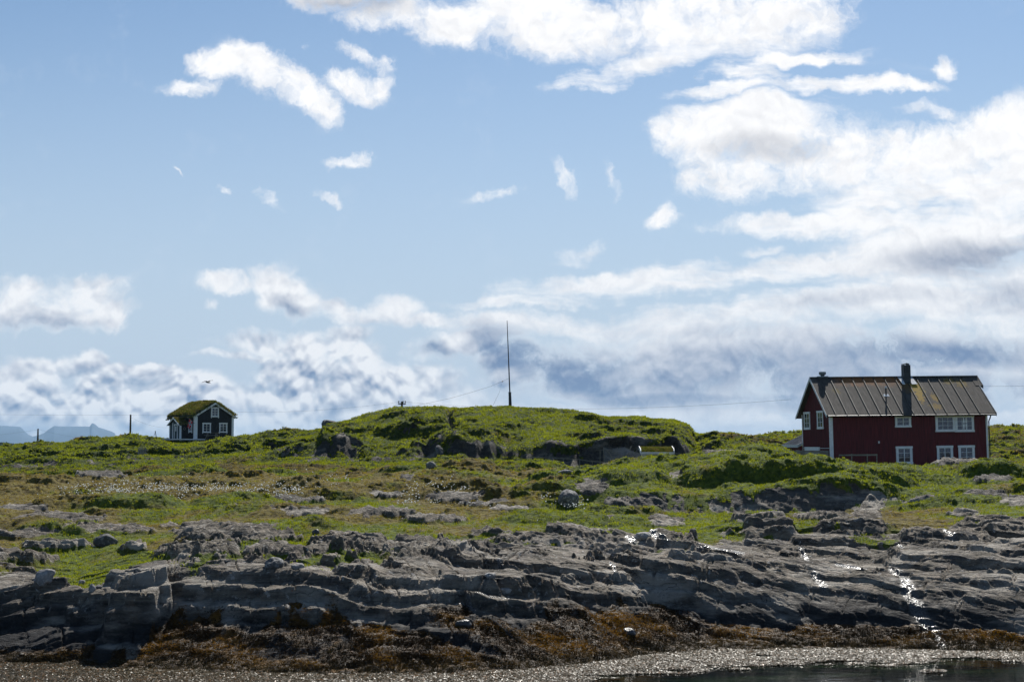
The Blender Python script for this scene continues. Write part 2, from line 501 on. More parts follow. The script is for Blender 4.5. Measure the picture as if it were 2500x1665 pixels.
# ------------------------------------------------------------------ terrain
# rows of the shore profile: distance, and the photograph row at which the ground lies at that distance
WL = [(-900, 1610), (0, 1610), (300, 1628), (600, 1636), (850, 1643), (1100, 1640), (1250, 1632), (1400, 1618), (1550, 1598), (1700, 1584), (1900, 1581), (2200, 1582), (2500, 1588), (3300, 1590)]
WT_ = [(-900, 1575), (0, 1575), (250, 1560), (500, 1530), (1000, 1530), (1300, 1524), (1500, 1500), (1750, 1505), (2000, 1510), (2250, 1482), (2500, 1488), (3300, 1490)]
RT = [(-900, 1450), (0, 1450), (200, 1462), (330, 1440), (500, 1402), (750, 1400), (1000, 1425), (1250, 1435), (1500, 1432), (1750, 1415), (2000, 1440), (2250, 1450), (2500, 1440), (3300, 1440)]
ROWS = [
    # (Y, [(px, py), ...])
    (53.0, [(-900, 1360), (0, 1365), (200, 1395), (330, 1365), (500, 1335), (800, 1335), (1000, 1340), (1250, 1335), (1500, 1340), (1750, 1335), (2000, 1325), (2500, 1315), (3300, 1310)]),
    (61.0, [(-900, 1275), (0, 1280), (400, 1285), (700, 1275), (1000, 1268), (1250, 1272), (1600, 1280), (2000, 1262), (2500, 1245), (3300, 1240)]),
    (70.5, [(-900, 1222), (0, 1225), (700, 1220), (1250, 1224), (1400, 1226), (1500, 1240), (1700, 1248), (1850, 1252), (2050, 1254), (2200, 1232), (2300, 1212), (2500, 1200), (3300, 1195)]),
    (72.6, [(-900, 1210), (0, 1213), (700, 1210), (1250, 1214), (1380, 1208), (1440, 1192), (1500, 1196), (1600, 1186), (1700, 1196), (1850, 1178), (2050, 1176), (2200, 1190), (2300, 1202), (2500, 1192), (3300, 1187)]),
    (77.0, [(-900, 1200), (0, 1203), (700, 1195), (1250, 1200), (1400, 1190), (1500, 1180), (1650, 1176), (1850, 1160), (2050, 1162), (2250, 1180), (2500, 1180), (3300, 1176)]),
    (90.0, [(-900, 1175), (0, 1178), (700, 1168), (1000, 1158), (1250, 1168), (1400, 1168), (1500, 1148), (1700, 1125), (1850, 1104), (1980, 1128), (2100, 1140), (2500, 1142), (3300, 1140)]),
    (100.0, [(-900, 1165), (0, 1164), (780, 1153), (1050, 1142), (1250, 1150), (1370, 1152), (1440, 1139), (1510, 1129), (1610, 1113), (1660, 1126), (1700, 1117), (1760, 1098), (1850, 1080), (1910, 1092), (1980, 1122), (2050, 1128), (2150, 1141), (2230, 1139), (2290, 1130), (2500, 1130), (3300, 1125)]),
    (107.0, [(-900, 1163), (0, 1163), (780, 1145), (1050, 1136), (1250, 1142), (1370, 1150), (1500, 1150), (1650, 1152), (1760, 1132), (1850, 1118), (1960, 1145), (2200, 1152), (2500, 1140), (3300, 1130)]),
    (121.0, [(-900, 1142), (0, 1142), (500, 1122), (700, 1112), (785, 1104), (860, 1114), (950, 1118), (1050, 1118), (1100, 1122), (1250, 1126), (1400, 1129), (1680, 1130), (1720, 1112), (1800, 1104), (1900, 1110), (2000, 1134), (2300, 1136), (2500, 1130), (3300, 1120)]),
    (122.9, [(-900, 1134), (0, 1134), (500, 1112), (700, 1100), (775, 1092), (790, 1066), (850, 1078), (950, 1098), (1040, 1096), (1080, 1068), (1115, 1056), (1150, 1074), (1200, 1070), (1240, 1088), (1290, 1084), (1340, 1070), (1400, 1076), (1450, 1066), (1520, 1056), (1580, 1062), (1650, 1064), (1690, 1100), (1740, 1088), (1810, 1085), (1840, 1094), (1900, 1105), (2000, 1128), (2500, 1118), (3300, 1110)]),
    (135.0, [(-900, 1127), (0, 1127), (500, 1105), (700, 1088), (775, 1078), (795, 1052), (880, 1045), (1000, 1035), (1100, 1030), (1300, 1035), (1500, 1045), (1640, 1045), (1682, 1060), (1700, 1085), (1740, 1068), (1810, 1068), (1830, 1090), (2000, 1118), (2500, 1108), (3300, 1100)]),
    (148.0, [(-900, 1120), (0, 1119), (500, 1096), (700, 1076), (780, 1064), (800, 1036), (830, 1030), (880, 1018), (960, 1002), (1010, 996), (1060, 994), (1240, 992), (1262, 995), (1350, 1000), (1440, 1006), (1480, 1018), (1550, 1021), (1640, 1028), (1680, 1040), (1697, 1063), (1740, 1055), (1800, 1057), (1816, 1074), (1850, 1086), (2000, 1105), (2400, 1098), (3300, 1090)]),
    (162.0, [(-900, 1113), (0, 1110), (500, 1088), (700, 1070), (800, 1052), (1000, 1010), (1250, 1002), (1450, 1020), (1640, 1040), (1700, 1072), (1820, 1080), (2000, 1095), (2400, 1088), (3300, 1080)]),
    (182.0, [(-900, 1102), (-200, 1098), (0, 1093), (100, 1083), (200, 1072), (300, 1064), (385, 1072), (420, 1080), (490, 1081), (520, 1077), (560, 1067), (620, 1063), (730, 1059), (780, 1063), (850, 1060), (1000, 1040), (1500, 1040), (1700, 1078), (1850, 1080), (2100, 1080), (2400, 1070), (2500, 1062), (3300, 1050)]),
    (197.0, [(-900, 1104), (-200, 1100), (0, 1096), (100, 1087), (200, 1077), (300, 1070), (480, 1076), (620, 1070), (780, 1070), (1000, 1062), (1500, 1066), (1750, 1078), (1850, 1076), (2100, 1075), (2400, 1058), (2500, 1054), (3300, 1050)]),
    (240.0, [(-900, 1110), (0, 1106), (300, 1092), (700, 1088), (1500, 1076), (1750, 1067), (1850, 1065), (1920, 1059), (1970, 1056), (2100, 1055), (2400, 1046), (2450, 1040), (2500, 1043), (2600, 1038), (3300, 1045)]),
    (300.0, [(-900, 1118), (0, 1112), (1500, 1085), (2000, 1075), (2500, 1066), (3300, 1066)]),
    (340.0, [(-900, 1160), (3300, 1160)]),
]
NS, = (1250,)
S_IN = np.linspace(-130, 2630, 1180)
PXC = np.concatenate([np.linspace(-1700, -900, 40), np.linspace(-890, -160, 90), S_IN, np.linspace(2636, 3300, 110), np.linspace(3310, 4300, 80)])
S = (PXC - CX) / F                       # x / y of the column
YR = np.concatenate([np.arange(36, 37.6, .12), np.arange(37.6, 48, .024), np.arange(48, 58, .034), np.arange(58, 76, .065), np.arange(76, 104, .11), np.arange(104, 152, .13), np.arange(152, 200, .25), np.arange(200, 345, 1.0)])


def zof(py, Y):
    """height of a ground point seen at row py at distance Y (rows measured on the centre line)"""
    yc = (CY - np.asarray(py, float)) / F
    ct, st = math.cos(TILT), math.sin(TILT)
    return EYE + Y * (st + yc * ct) / (ct - yc * st)


def rowpy(pts, px):
    a = np.array(pts, float)
    return np.interp(px, a[:, 0], a[:, 1])


def base_height(px, Y):
    """px: (n,), Y: (m,) -> (m, n) of height, by monotone interpolation between the rows"""
    n = len(px)
    k1 = np.ones(9) / 9
    def sm(v):
        return v
    pw = rowpy(WL, px)
    s_h = (HOR - pw) / F
    Yw = EYE * F / (pw - HOR)                # waterline distance
    Yt = Yw + 2.3
    Yr = Yw + 4.6
    Ys = [np.full(n, 30.0), Yw - 1.5, Yw, Yt, Yr]
    Zs = [np.full(n, -2.0), np.full(n, -0.35), np.zeros(n), zof(rowpy(WT_, px), Yt), zof(rowpy(RT, px), Yr)]
    for Yc, pts in ROWS:
        off = 0.0
        if 118 < Yc < 124:           # buttresses of the crag
            off = 1.7 * gnoise(px / 62.0, px * 0 + .3, 7) + .9 * gnoise(px / 23.0, px * 0 + .3, 8)
        Ys.append(np.full(n, Yc) + off); Zs.append(zof(rowpy(pts, px), Yc))
    Ys = np.array(Ys); Zs = np.array(Zs)
    out = np.empty((len(Y), n))
    # cubic hermite with limited tangents
    d = (Zs[1:] - Zs[:-1]) / (Ys[1:] - Ys[:-1])
    t = np.zeros_like(Zs)
    t[0] = d[0]; t[-1] = d[-1]
    same = d[1:] * d[:-1] > 0
    hm = np.where(same, 2 * d[1:] * d[:-1] / np.where(np.abs(d[1:] + d[:-1]) < 1e-9, 1e-9, d[1:] + d[:-1]), 0)
    t[1:-1] = hm
    for j in range(n):
        k = np.clip(np.searchsorted(Ys[:, j], Y) - 1, 0, len(Ys) - 2)
        h = Ys[k + 1, j] - Ys[k, j]
        x = np.clip((Y - Ys[k, j]) / h, 0, 1)
        out[:, j] = ((2 * x**3 - 3 * x**2 + 1) * Zs[k, j] + (x**3 - 2 * x**2 + x) * h * t[k, j]
                     + (-2 * x**3 + 3 * x**2) * Zs[k + 1, j] + (x**3 - x**2) * h * t[k + 1, j])
    return out, Yw


Z0, YW = base_height(PXC, YR)
YY, SS = np.meshgrid(YR, S, indexing='ij')
XX = SS * YY
PX = np.broadcast_to(PXC[None, :], YY.shape)
PY = HOR - (Z0 - EYE) / YY * F               # row at which the bare profile is seen (flat approx.)
DW = YY - YW[None, :]                        # metres inland of the waterline

# --- where bare rock, weed and turf lie
GR = [(-900, 1395), (0, 1400), (60, 1405), (130, 1440), (230, 1475), (300, 1420), (380, 1400), (480, 1398), (560, 1385), (700, 1390), (900, 1400), (980, 1385), (1040, 1330), (1150, 1320), (1250, 1330), (1330, 1355), (1450, 1300), (1600, 1335), (1700, 1352), (1780, 1325), (1900, 1320), (2020, 1300), (2100, 1325), (2250, 1320), (2350, 1280), (2500, 1270), (3300, 1260)]
w1 = fbm(XX * .35, YY * .35, 5, 5)
w2 = fbm(XX * 1.3, YY * .8, 5, 9)
gline = rowpy(GR, PXC)[None, :]
rock = sstep(-26, 10, PY - gline + 50 * w1 + 36 * w2 - 6)
PATCH = [(60, 1240, 65, 9), (150, 1262, 110, 12), (235, 1290, 90, 13), (60, 1300, 100, 10), (150, 1330, 90, 15), (320, 1290, 60, 8), (560, 1300, 150, 22), (500, 1280, 90, 8), (640, 1310, 80, 18),
         (740, 1248, 80, 9), (930, 1250, 80, 15), (1070, 1265, 90, 8), (500, 1362, 110, 22), (700, 1365, 130, 10), (860, 1345, 90, 36), (1050, 1360, 130, 36), (1400, 1300, 100, 12),
         (1560, 1325, 130, 16), (1620, 1270, 45, 12), (1440, 1190, 40, 18), (1550, 1222, 90, 13), (1850, 1270, 80, 8), (2000, 1262, 70, 12), (2110, 1240, 45, 26),
         (2090, 1300, 90, 10), (1870, 1308, 80, 9), (2400, 1205, 60, 9), (2420, 1168, 60, 5), (2480, 1222, 50, 8), (1640, 1166, 40, 8), (250, 1163, 60, 5), (1000, 1170, 24, 5), (1110, 1210, 80, 7),
         (1760, 1112, 60, 6), (2340, 1133, 60, 3), (700, 1215, 90, 4), (20, 1370, 60, 18), (100, 1375, 50, 12), (1320, 1330, 130, 14), (2450, 1290, 120, 20), (2300, 1325, 120, 10),
         (1200, 1300, 60, 10), (1480, 1265, 60, 6), (330, 1345, 40, 6), (620, 1240, 60, 4), (950, 1205, 50, 3), (1250, 1240, 50, 3), (2250, 1215, 40, 4), (2350, 1250, 50, 5), (1180, 1225, 60, 3)]
pw = np.full(PX.shape, -9.0)
for a, b, ra, rb in PATCH:
    j0, j1 = np.searchsorted(PXC, [a - 1.7 * ra, a + 1.7 * ra])
    if j1 <= j0: continue
    d = np.sqrt(((PX[:, j0:j1] - a) / ra) ** 2 + ((PY[:, j0:j1] - b) / rb) ** 2)
    pw[:, j0:j1] = np.maximum(pw[:, j0:j1], np.where(YY[:, j0:j1] < 118, 1.0 - d, -9))
outc = sstep(-0.10, 0.30, pw + 0.75 * w2 + .25 * w1)
rock = np.maximum(rock, outc)
near = 1 - sstep(70, 100, YY)

# --- slabs of banded rock: long, low, rounded blocks that overlap like tiles
WXn = fbm(XX * .5, YY * .5, 4, 21) * .5 + fbm(XX * 2.2, YY * 2.2, 3, 22) * .05
WYn = fbm(XX * .5, YY * .5, 4, 31) * .5 + fbm(XX * 2.2, YY * 2.2, 3, 32) * .05
A = np.zeros_like(XX)
rg = random.Random(5)


def slab(cx, cy, a, b, ang, h, tx=0.0, ty=0.0, edge=0.16, p=3.5, sharp=1.0):
    r = math.hypot(a, b) + .9
    i0, i1 = np.searchsorted(YR, [cy - r, cy + r])
    j0, j1 = np.searchsorted(S, [min((cx - r) / (cy + r), (cx - r) / (cy - r)), max((cx + r) / (cy - r), (cx + r) / (cy + r))])
    if i1 <= i0 or j1 <= j0: return
    sl = (slice(i0, i1), slice(j0, j1))
    lx = XX[sl] + WXn[sl] - cx; ly = YY[sl] + WYn[sl] - cy
    c, s = math.cos(ang), math.sin(ang)
    u = c * lx + s * ly; v = -s * lx + c * ly
    d = (np.abs(u / a) ** p + np.abs(v / b) ** p) ** (1 / p)
    e = np.clip((1 - d) * min(a, b) / edge, 0, 1)
    f = 1 - (1 - e) ** 2.2
    f = f * (h + tx * u + ty * v + .05 * h * (1 - d))
    A[sl] = np.maximum(A[sl], f)


for k in range(620):
    px = rg.uniform(-300, 2850)
    yw = float(np.interp(px, PXC, YW))
    cy = yw + 2.0 + 15.5 * rg.random() ** 1.25
    cx = (px - CX) / F * cy
    if px < 380: ang = R(rg.uniform(-10, 35))
    elif px < 950: ang = R(rg.uniform(-35, 15))
    elif px < 1750: ang = R(rg.uniform(-55, -22))
    else: ang = R(rg.uniform(-45, 0))
    big = rg.random()
    a = rg.uniform(1.0, 2.6) + (2.2 * rg.random() if big > .7 else 0)
    b = a * rg.uniform(.22, .42)
    h = rg.uniform(.14, .42) * (1.25 if big > .7 else 1) * (1.0 if cy < yw + 9 else .8)
    slab(cx, cy, a, b, ang, h, rg.uniform(-.04, .04), rg.uniform(-.18, -.02), rg.uniform(.08, .28), rg.uniform(2.4, 5))


def slab_at(px, py, Y, a, b, ang, h, **k):
    j = int(np.argmin(np.abs(PXC - px)))
    Y = float(YR[np.argmax((PY[:, j] <= py) & (YR > 38))])
    slab((px - CX) / F * Y, Y + b * .6, a, b, R(ang), h, **k)


rg2 = random.Random(15)
for k in range(330):
    px = rg2.choice([rg2.uniform(-1500, -320), rg2.uniform(2860, 4200)])
    cy = float(np.interp(px, PXC, YW)) + 2.0 + 15.5 * rg2.random() ** 1.25
    a = rg2.uniform(1.0, 3.6)
    slab((px - CX) / F * cy, cy, a, a * rg2.uniform(.22, .42), R(rg2.uniform(-45, 10)), rg2.uniform(.14, .45), rg2.uniform(-.04, .04), rg2.uniform(-.18, -.02), rg2.uniform(.08, .28), rg2.uniform(2.4, 5))


# the large blocks one can single out along the shore
slab_at(335, 1545, 46.4, 1.0, .9, 20, 1.35, edge=.25, ty=-.2, p=4)
slab_at(240, 1530, 47.0, .8, .9, 30, 1.0, edge=.2, ty=-.1, p=4)
slab_at(90, 1545, 46.3, 1.7, .7, 4, .95, edge=.2, ty=-.1)
slab_at(70, 1590, 45.0, 1.7, .6, 0, .6, edge=.18)
slab_at(130, 1500, 48.3, 1.6, .9, 12, .8, edge=.22)
slab_at(700, 1500, 47.0, 4.2, 1.1, -8, .45, edge=.3, p=4, ty=-.08)
slab_at(600, 1440, 49.0, 3.2, 1.0, 4, .45, edge=.3, ty=-.08)
slab_at(930, 1520, 46.5, 1.5, .8, -25, .6, edge=.3)
slab_at(1050, 1500, 46.0, 2.6, .7, -30, .45, edge=.25)
slab_at(1300, 1470, 47.4, 3.4, .9, -38, .5, edge=.22)
slab_at(1500, 1450, 48.0, 3.0, .9, -40, .45, edge=.25)
slab_at(1180, 1430, 49.0, 3.2, .8, -38, .4, edge=.2)
slab_at(1790, 1500, 49.0, 3.3, 2.0, -6, 1.15, edge=.9, p=2.6, ty=-.12)
slab_at(2060, 1500, 49.0, 2.6, 1.7, -14, .9, edge=.7, p=2.6, ty=-.12)
slab_at(2330, 1490, 50.5, 4.0, 2.6, -12, 1.1, edge=1.0, p=2.6, ty=-.12)
slab_at(2440, 1410, 53.0, 4.0, 2.4, -6, 1.0, edge=1.0, p=2.6, ty=-.1)
slab_at(1900, 1420, 52.5, 4.5, 1.6, -10, .6, edge=.5, p=2.8)
slab_at(500, 1385, 54.3, 1.9, 1.0, 6, .55, edge=.7, ty=-.08, p=2.4)
slab_at(870, 1385, 54.6, 1.6, 1.3, -12, .75, edge=.7, ty=-.12, p=2.5)
slab_at(1075, 1395, 54.6, 1.7, 1.2, -10, .8, edge=.5, ty=-.12, p=2.8)
slab_at(560, 1310, 59.5, 3.0, 1.6, 10, .42, edge=1.2, ty=-.06, p=2.2)
slab_at(930, 1262, 64.0, 1.4, 1.1, 0, .38, edge=.9, p=2.2)
slab_at(1040, 1272, 63.0, 2.6, .8, -10, .2, edge=.7, p=2.2)
slab_at(1420, 1345, 55.0, 2.6, .9, -35, .4, edge=.5)

# strata lines within the rock
pxn = np.interp(PX, [-900, 300, 700, 1200, 2500, 3300], [.35, .3, -.15, -.65, -.45, -.3])
ca, sa = np.cos(pxn), np.sin(pxn)
U = ca * XX + sa * YY
V = -sa * XX + ca * YY + Z0 * .8
strata = billow(U * .16, V * 1.15 + .35 * w1, 4, 41, .55)
strata2 = billow(U * .30 + 5, V * 2.7 + .3 * w1, 3, 47, .6)
fine = fbm(U * .7, V * 4.5, 5, 51, .6)
lump = fbm(XX * 1.1, YY * 1.1, 5, 61)

weed = (1 - sstep(.15, .9, (DW - 1.9 + 1.3 * sstep(420, 330, PX)) / 1.2 + 1.0 * w1 + 1.3 * w2)) * sstep(-1.2, .0, DW)
weed = weed * (1 - .85 * sstep(.42, .62, A) * sstep(.4, 1.2, DW))
face = sstep(.42, .70, np.gradient(Z0, YR, axis=0) + .9 * w2 + .3 * w1 - .05) * sstep(68.5, 70, YY) * (1 - sstep(74.5, 76, YY)) * sstep(1380, 1480, PX) * (1 - sstep(2200, 2300, PX))
rock = np.maximum(rock, face)
inrock = rock * (1 - .75 * weed)
# turf fills the hollows near the edge of the rock
turf_fill = sstep(.02, .10, A) * .8 + .2
edgezone = sstep(60, 5, PY - gline)
rock = np.where(DW < 12.5, rock * (1 - edgezone * (1 - turf_fill)), rock)
rock = np.clip(rock, 0, 1)

hum_s = sstep(50, 80, YY)
hum = billow(XX * .20 + w1 * .6, YY * .28 + w2 * .2, 4, 71, .45)
hum2 = billow(XX * 1.5, YY * 1.1 + w1, 3, 81, .55)
big = fbm(XX * .10, YY * .10, 3, 91)
hill = sstep(118, 128, YY)
hum3 = sstep(-.62, .55, hum)                     # cushions with steep fronts
crest = 1 - .75 * np.exp(-((YY - 147) / 6.0) ** 2)
turf_h = (.26 + .58 * hum_s + .45 * hill) * crest * (hum3 - .3) + (.05 + .07 * hum_s) * crest * hum2 + .45 * big * sstep(56, 75, YY)
# keep skylines and the footings of the houses as measured
def flat(px, Y, rx, ry, k=1.0):
    return 1 - k * np.exp(-(((PX - px) / rx) ** 2 + ((YY - Y) / ry) ** 2))
# broad mounds
A_rock = A
A = np.zeros_like(XX)
for k in range(75):
    px = rg.uniform(-300, 2800)
    cy = rg.uniform(60, 116)
    if 1380 < px < 2350 and cy > 104: continue
    a = rg.uniform(1.8, 4.2)
    slab((px - CX) / F * cy, cy, a, a * rg.uniform(.35, .6), R(rg.uniform(-25, 25)), rg.uniform(.22, .60), edge=rg.uniform(.9, 1.6), p=2.1)
for k in range(60):
    px = rg.uniform(-300, 1050); cy = rg.uniform(122, 172)
    a = rg.uniform(2.2, 5.5)
    slab((px - CX) / F * cy, cy, a, a * rg.uniform(.3, .5), R(rg.uniform(-25, 25)), rg.uniform(.35, .95), edge=rg.uniform(1.0, 2.0), p=2.1)
for px, cy, a, b, h in ((1540, 77.5, 3.2, 1.7, .85), (1640, 80, 3.4, 1.6, .8), (1770, 77.5, 3.6, 1.8, 1.0), (1930, 77, 3.8, 1.8, 1.0), (2090, 76.5, 3.4, 1.7, .85), (1850, 84, 4.0, 1.7, .75), (2010, 86, 3.4, 1.5, .6), (1720, 88, 4.0, 1.6, .6), (2180, 83, 3.5, 1.6, .6), (1400, 77, 2.0, 1.3, .6),
                        (1480, 88, 3.0, 1.6, .5), (1330, 82, 2.4, 1.3, .45), (1660, 97, 3.0, 1.4, .3), (2400, 88, 4.0, 1.6, .4), (1150, 90, 3.5, 1.6, .45), (960, 80, 3.6, 1.5, .5), (1190, 78, 3.0, 1.3, .4)):
    slab((px - CX) / F * cy, cy, a, b, 0.0, h, edge=1.5, p=2.1)
mound = A * (1 - sstep(1880, 1980, PX) * sstep(84, 96, YY)) * (1 - np.exp(-((PX - 480) / 130) ** 4) * sstep(150, 165, YY)) * (1 - .6 * np.exp(-((YY - 147) / 9) ** 2))
A = A_rock
calm = flat(2220, 116, 260, 9) * flat(490, 189, 120, 9, .95) * flat(1245, 148, 40, 6)
turf_h = (turf_h * .72 + mound) * calm
A2 = A * (1 - sstep(13.5, 19, DW) * (1 - outc * .9)) * (.25 + .75 * np.maximum(sstep(1.2, 4.0, DW), sstep(420, 380, PX)))
cl = sstep(.9, 2.2, np.gradient(Z0, YR, axis=0)) * sstep(108, 120, YY)

Z = Z0 - .12 * inrock * near
Z = Z + inrock * (A2 * .8 + .10 * strata * near + .07 * strata2 * near + .05 * fine + .10 * lump)
# terraces: the rock breaks along layers that arch over the left part of the shore
dip = .14 * np.sqrt((XX + 8.5) ** 2 + 6.0) + .42 * w1 + .18 * fbm(XX * .25, YY * .25, 3, 141)
tzone = inrock * sstep(.6, 2.0, DW) * (1 - sstep(10.5, 14, DW)) * (1 - .5 * sstep(1650, 1850, PX))
regl = .72 + .38 * sstep(-.25, .3, fbm(XX * .22 + 3, YY * .35, 3, 171))
for hs, am, sd in ((.48, .92, 3), (.17, .55, 4), (.07, .4, 5)):
    q = (Z + dip + .06 * fbm(XX * .9, YY * .9, 3, 150 + sd)) / hs
    fl_ = np.floor(q); fr_ = q - fl_
    rise = .18 + .20 * _hash(fl_, np.floor((XX + .6 * YY + 3 * w1) / (7 * hs + .8)), sd)
    stp = np.where(fr_ < rise, sstep(0, 1, fr_ / rise) * .86, .86 + .14 * (fr_ - rise) / (1 - rise))
    Z = Z + tzone * am * regl * hs * (stp - fr_)
    if sd < 5:                   # joints that cut each layer into blocks
        hj = _hash(fl_, fl_ * 0 + 3, sd + 40)
        spc = (1.5 + 2.2 * hj) * (1.0 if sd == 3 else .45)
        up = (U + .35 * WXn * 2 + hj * 9) / spc
        up = up + .22 * gnoise(fl_ * .37 + np.floor(up) * .73, fl_ * 1.9, 66)
        dj = np.abs(up - np.round(up)) * spc
        dpt = .16 if sd == 3 else .07
        keepj = _hash(np.round(up), fl_, sd + 80) < .72
        Z = Z - tzone * dpt * np.exp(-(dj / (.035 if sd == 3 else .022)) ** 2) * keepj
Z = Z + (1 - rock) * (turf_h + A2 * .45 * (1 - weed))
Z = Z + outc * (.10 + .30 * np.abs(strata) + .12 * lump)
lmp = billow(XX * .8 + w1, YY * .8, 4, 101, .6)
wl2 = weed * sstep(-.9, .4, DW)
Z = Z + wl2 * (.12 * (lmp + .25) + .10 * fbm(XX * 5, YY * 5, 3, 103) * .6 + A * .12)
# the crags of the middle hill: blocky, with overhung turf
crag = fbm(XX * .45, Z0 * .9 + YY * .15, 4, 111)
blk = billow(XX * .22, Z0 * .5 + YY * .1, 4, 121, .5)
YD = np.zeros_like(Z)
YD += cl * (1.6 * blk + .9 * crag)
crk = np.exp(-((PX - 1105 + (YY - 135) * 1.2) / 9.0) ** 2) * sstep(124, 132, YY) * (1 - sstep(140, 148, YY))
Z -= 1.6 * crk

# slope of the finished sheet decides where the rock breaks through on the hill
gy = np.gradient(Z, YR, axis=0)
cz = np.exp(-((YY - 121.5) / 3.6) ** 4)
drape = fbm(PX * .016, Z0 * .75 + YY * .1, 4, 181)
rock = np.maximum(rock, sstep(1.45 - .75 * cz, 2.2 - 1.0 * cz, gy + .5 * w2 + 2.6 * drape * cz) * sstep(112, 118, YY) * .95)
rock = np.maximum(rock, crk * .9)
th = np.maximum(0, turf_h * (1 - rock) * calm)
YD = YD + .42 * th * hum_s + .25 * blk * face
YF = YY - YD
tone = np.clip(.5 + .9 * fbm(XX * .16, YY * .12, 5, 131) + .25 * w2, 0, 1)       # 1 = brown moor, 0 = lush green
lush = [(330, 1400, 220, 60), (700, 1370, 200, 20), (2050, 1170, 350, 40), (1750, 1115, 160, 30), (1400, 1170, 120, 30), (1650, 1300, 160, 40), (1000, 1100, 700, 35), (200, 1110, 400, 40), (1250, 1030, 600, 40), (1900, 1215, 350, 20), (840, 1330, 60, 20)]
g = np.zeros_like(Z)
for a, b, ra, rb in lush:
    g = np.maximum(g, np.exp(-((PX - a) / ra) ** 2 - ((PY - b) / rb) ** 2))
moor = np.exp(-((PY - 1190) / 45) ** 2) * sstep(1500, 1250, PX)
tone = np.clip(tone - .5 * g + .38 * moor, 0, 1)
wet = np.zeros_like(Z)
for px0, py0, px1, py1, ww in [(1590, 1320, 1625, 1345, 9), (1530, 1325, 1545, 1335, 8), (1950, 1350, 1965, 1375, 7), (1980, 1440, 2005, 1470, 8), (1700, 1365, 1810, 1378, 5), (2040, 1395, 2130, 1425, 7), (2165, 1435, 2190, 1450, 6), (2200, 1465, 2290, 1560, 13),
                               (1250, 1480, 1160, 1468, 5), (1120, 1472, 1160, 1495, 4), (1220, 1400, 1235, 1412, 5), (2180, 1350, 2195, 1372, 6), (2300, 1325, 2330, 1340, 5), (1490, 1395, 1500, 1430, 4)]:
    L = math.hypot(px1 - px0, py1 - py0)
    tt = np.clip(((PX - px0) * (px1 - px0) + (PY - py0) * (py1 - py0)) / L / L, 0, 1)
    dd = np.hypot(PX - px0 - tt * (px1 - px0), (PY - py0 - tt * (py1 - py0)))
    wet = np.maximum(wet, sstep(1.4, .5, dd / ww + .5 * w2))
XF = XX.copy()
YF = YY - YD
ZF = Z

CELL = None


def terrain_z(x, y):
    s = x / y
    j = np.clip(np.searchsorted(S, s), 1, len(S) - 1); i = np.clip(np.searchsorted(YR, y), 1, len(YR) - 1)
    fj = (s - S[j - 1]) / (S[j] - S[j - 1]); fi = (y - YR[i - 1]) / (YR[i] - YR[i - 1])
    fj = np.clip(fj, 0, 1); fi = np.clip(fi, 0, 1)
    return (ZF[i - 1, j - 1] * (1 - fi) * (1 - fj) + ZF[i, j - 1] * fi * (1 - fj) + ZF[i - 1, j] * (1 - fi) * fj + ZF[i, j] * fi * fj)


def ground_at(px, Y, py=None):
    """point on the finished ground in the direction of photo column px at distance Y"""
    x = (px - CX) / F * Y
    return Vector((x, Y, float(terrain_z(np.array(x), np.array(float(Y))))))


def ground_pick(px, py, y0=40.0, y1=330.0):
    """first ground point met by the sight line through (px, py)"""
    d = ray(px, py)
    Yv = np.arange(y0, y1, .1)
    x = d.x / d.y * Yv; z = EYE + d.z / d.y * Yv
    g = terrain_z(x, Yv)
    k = np.argmax(g > z)
    if not (g > z).any(): k = len(Yv) - 1
    return Vector((x[k], Yv[k], g[k]))


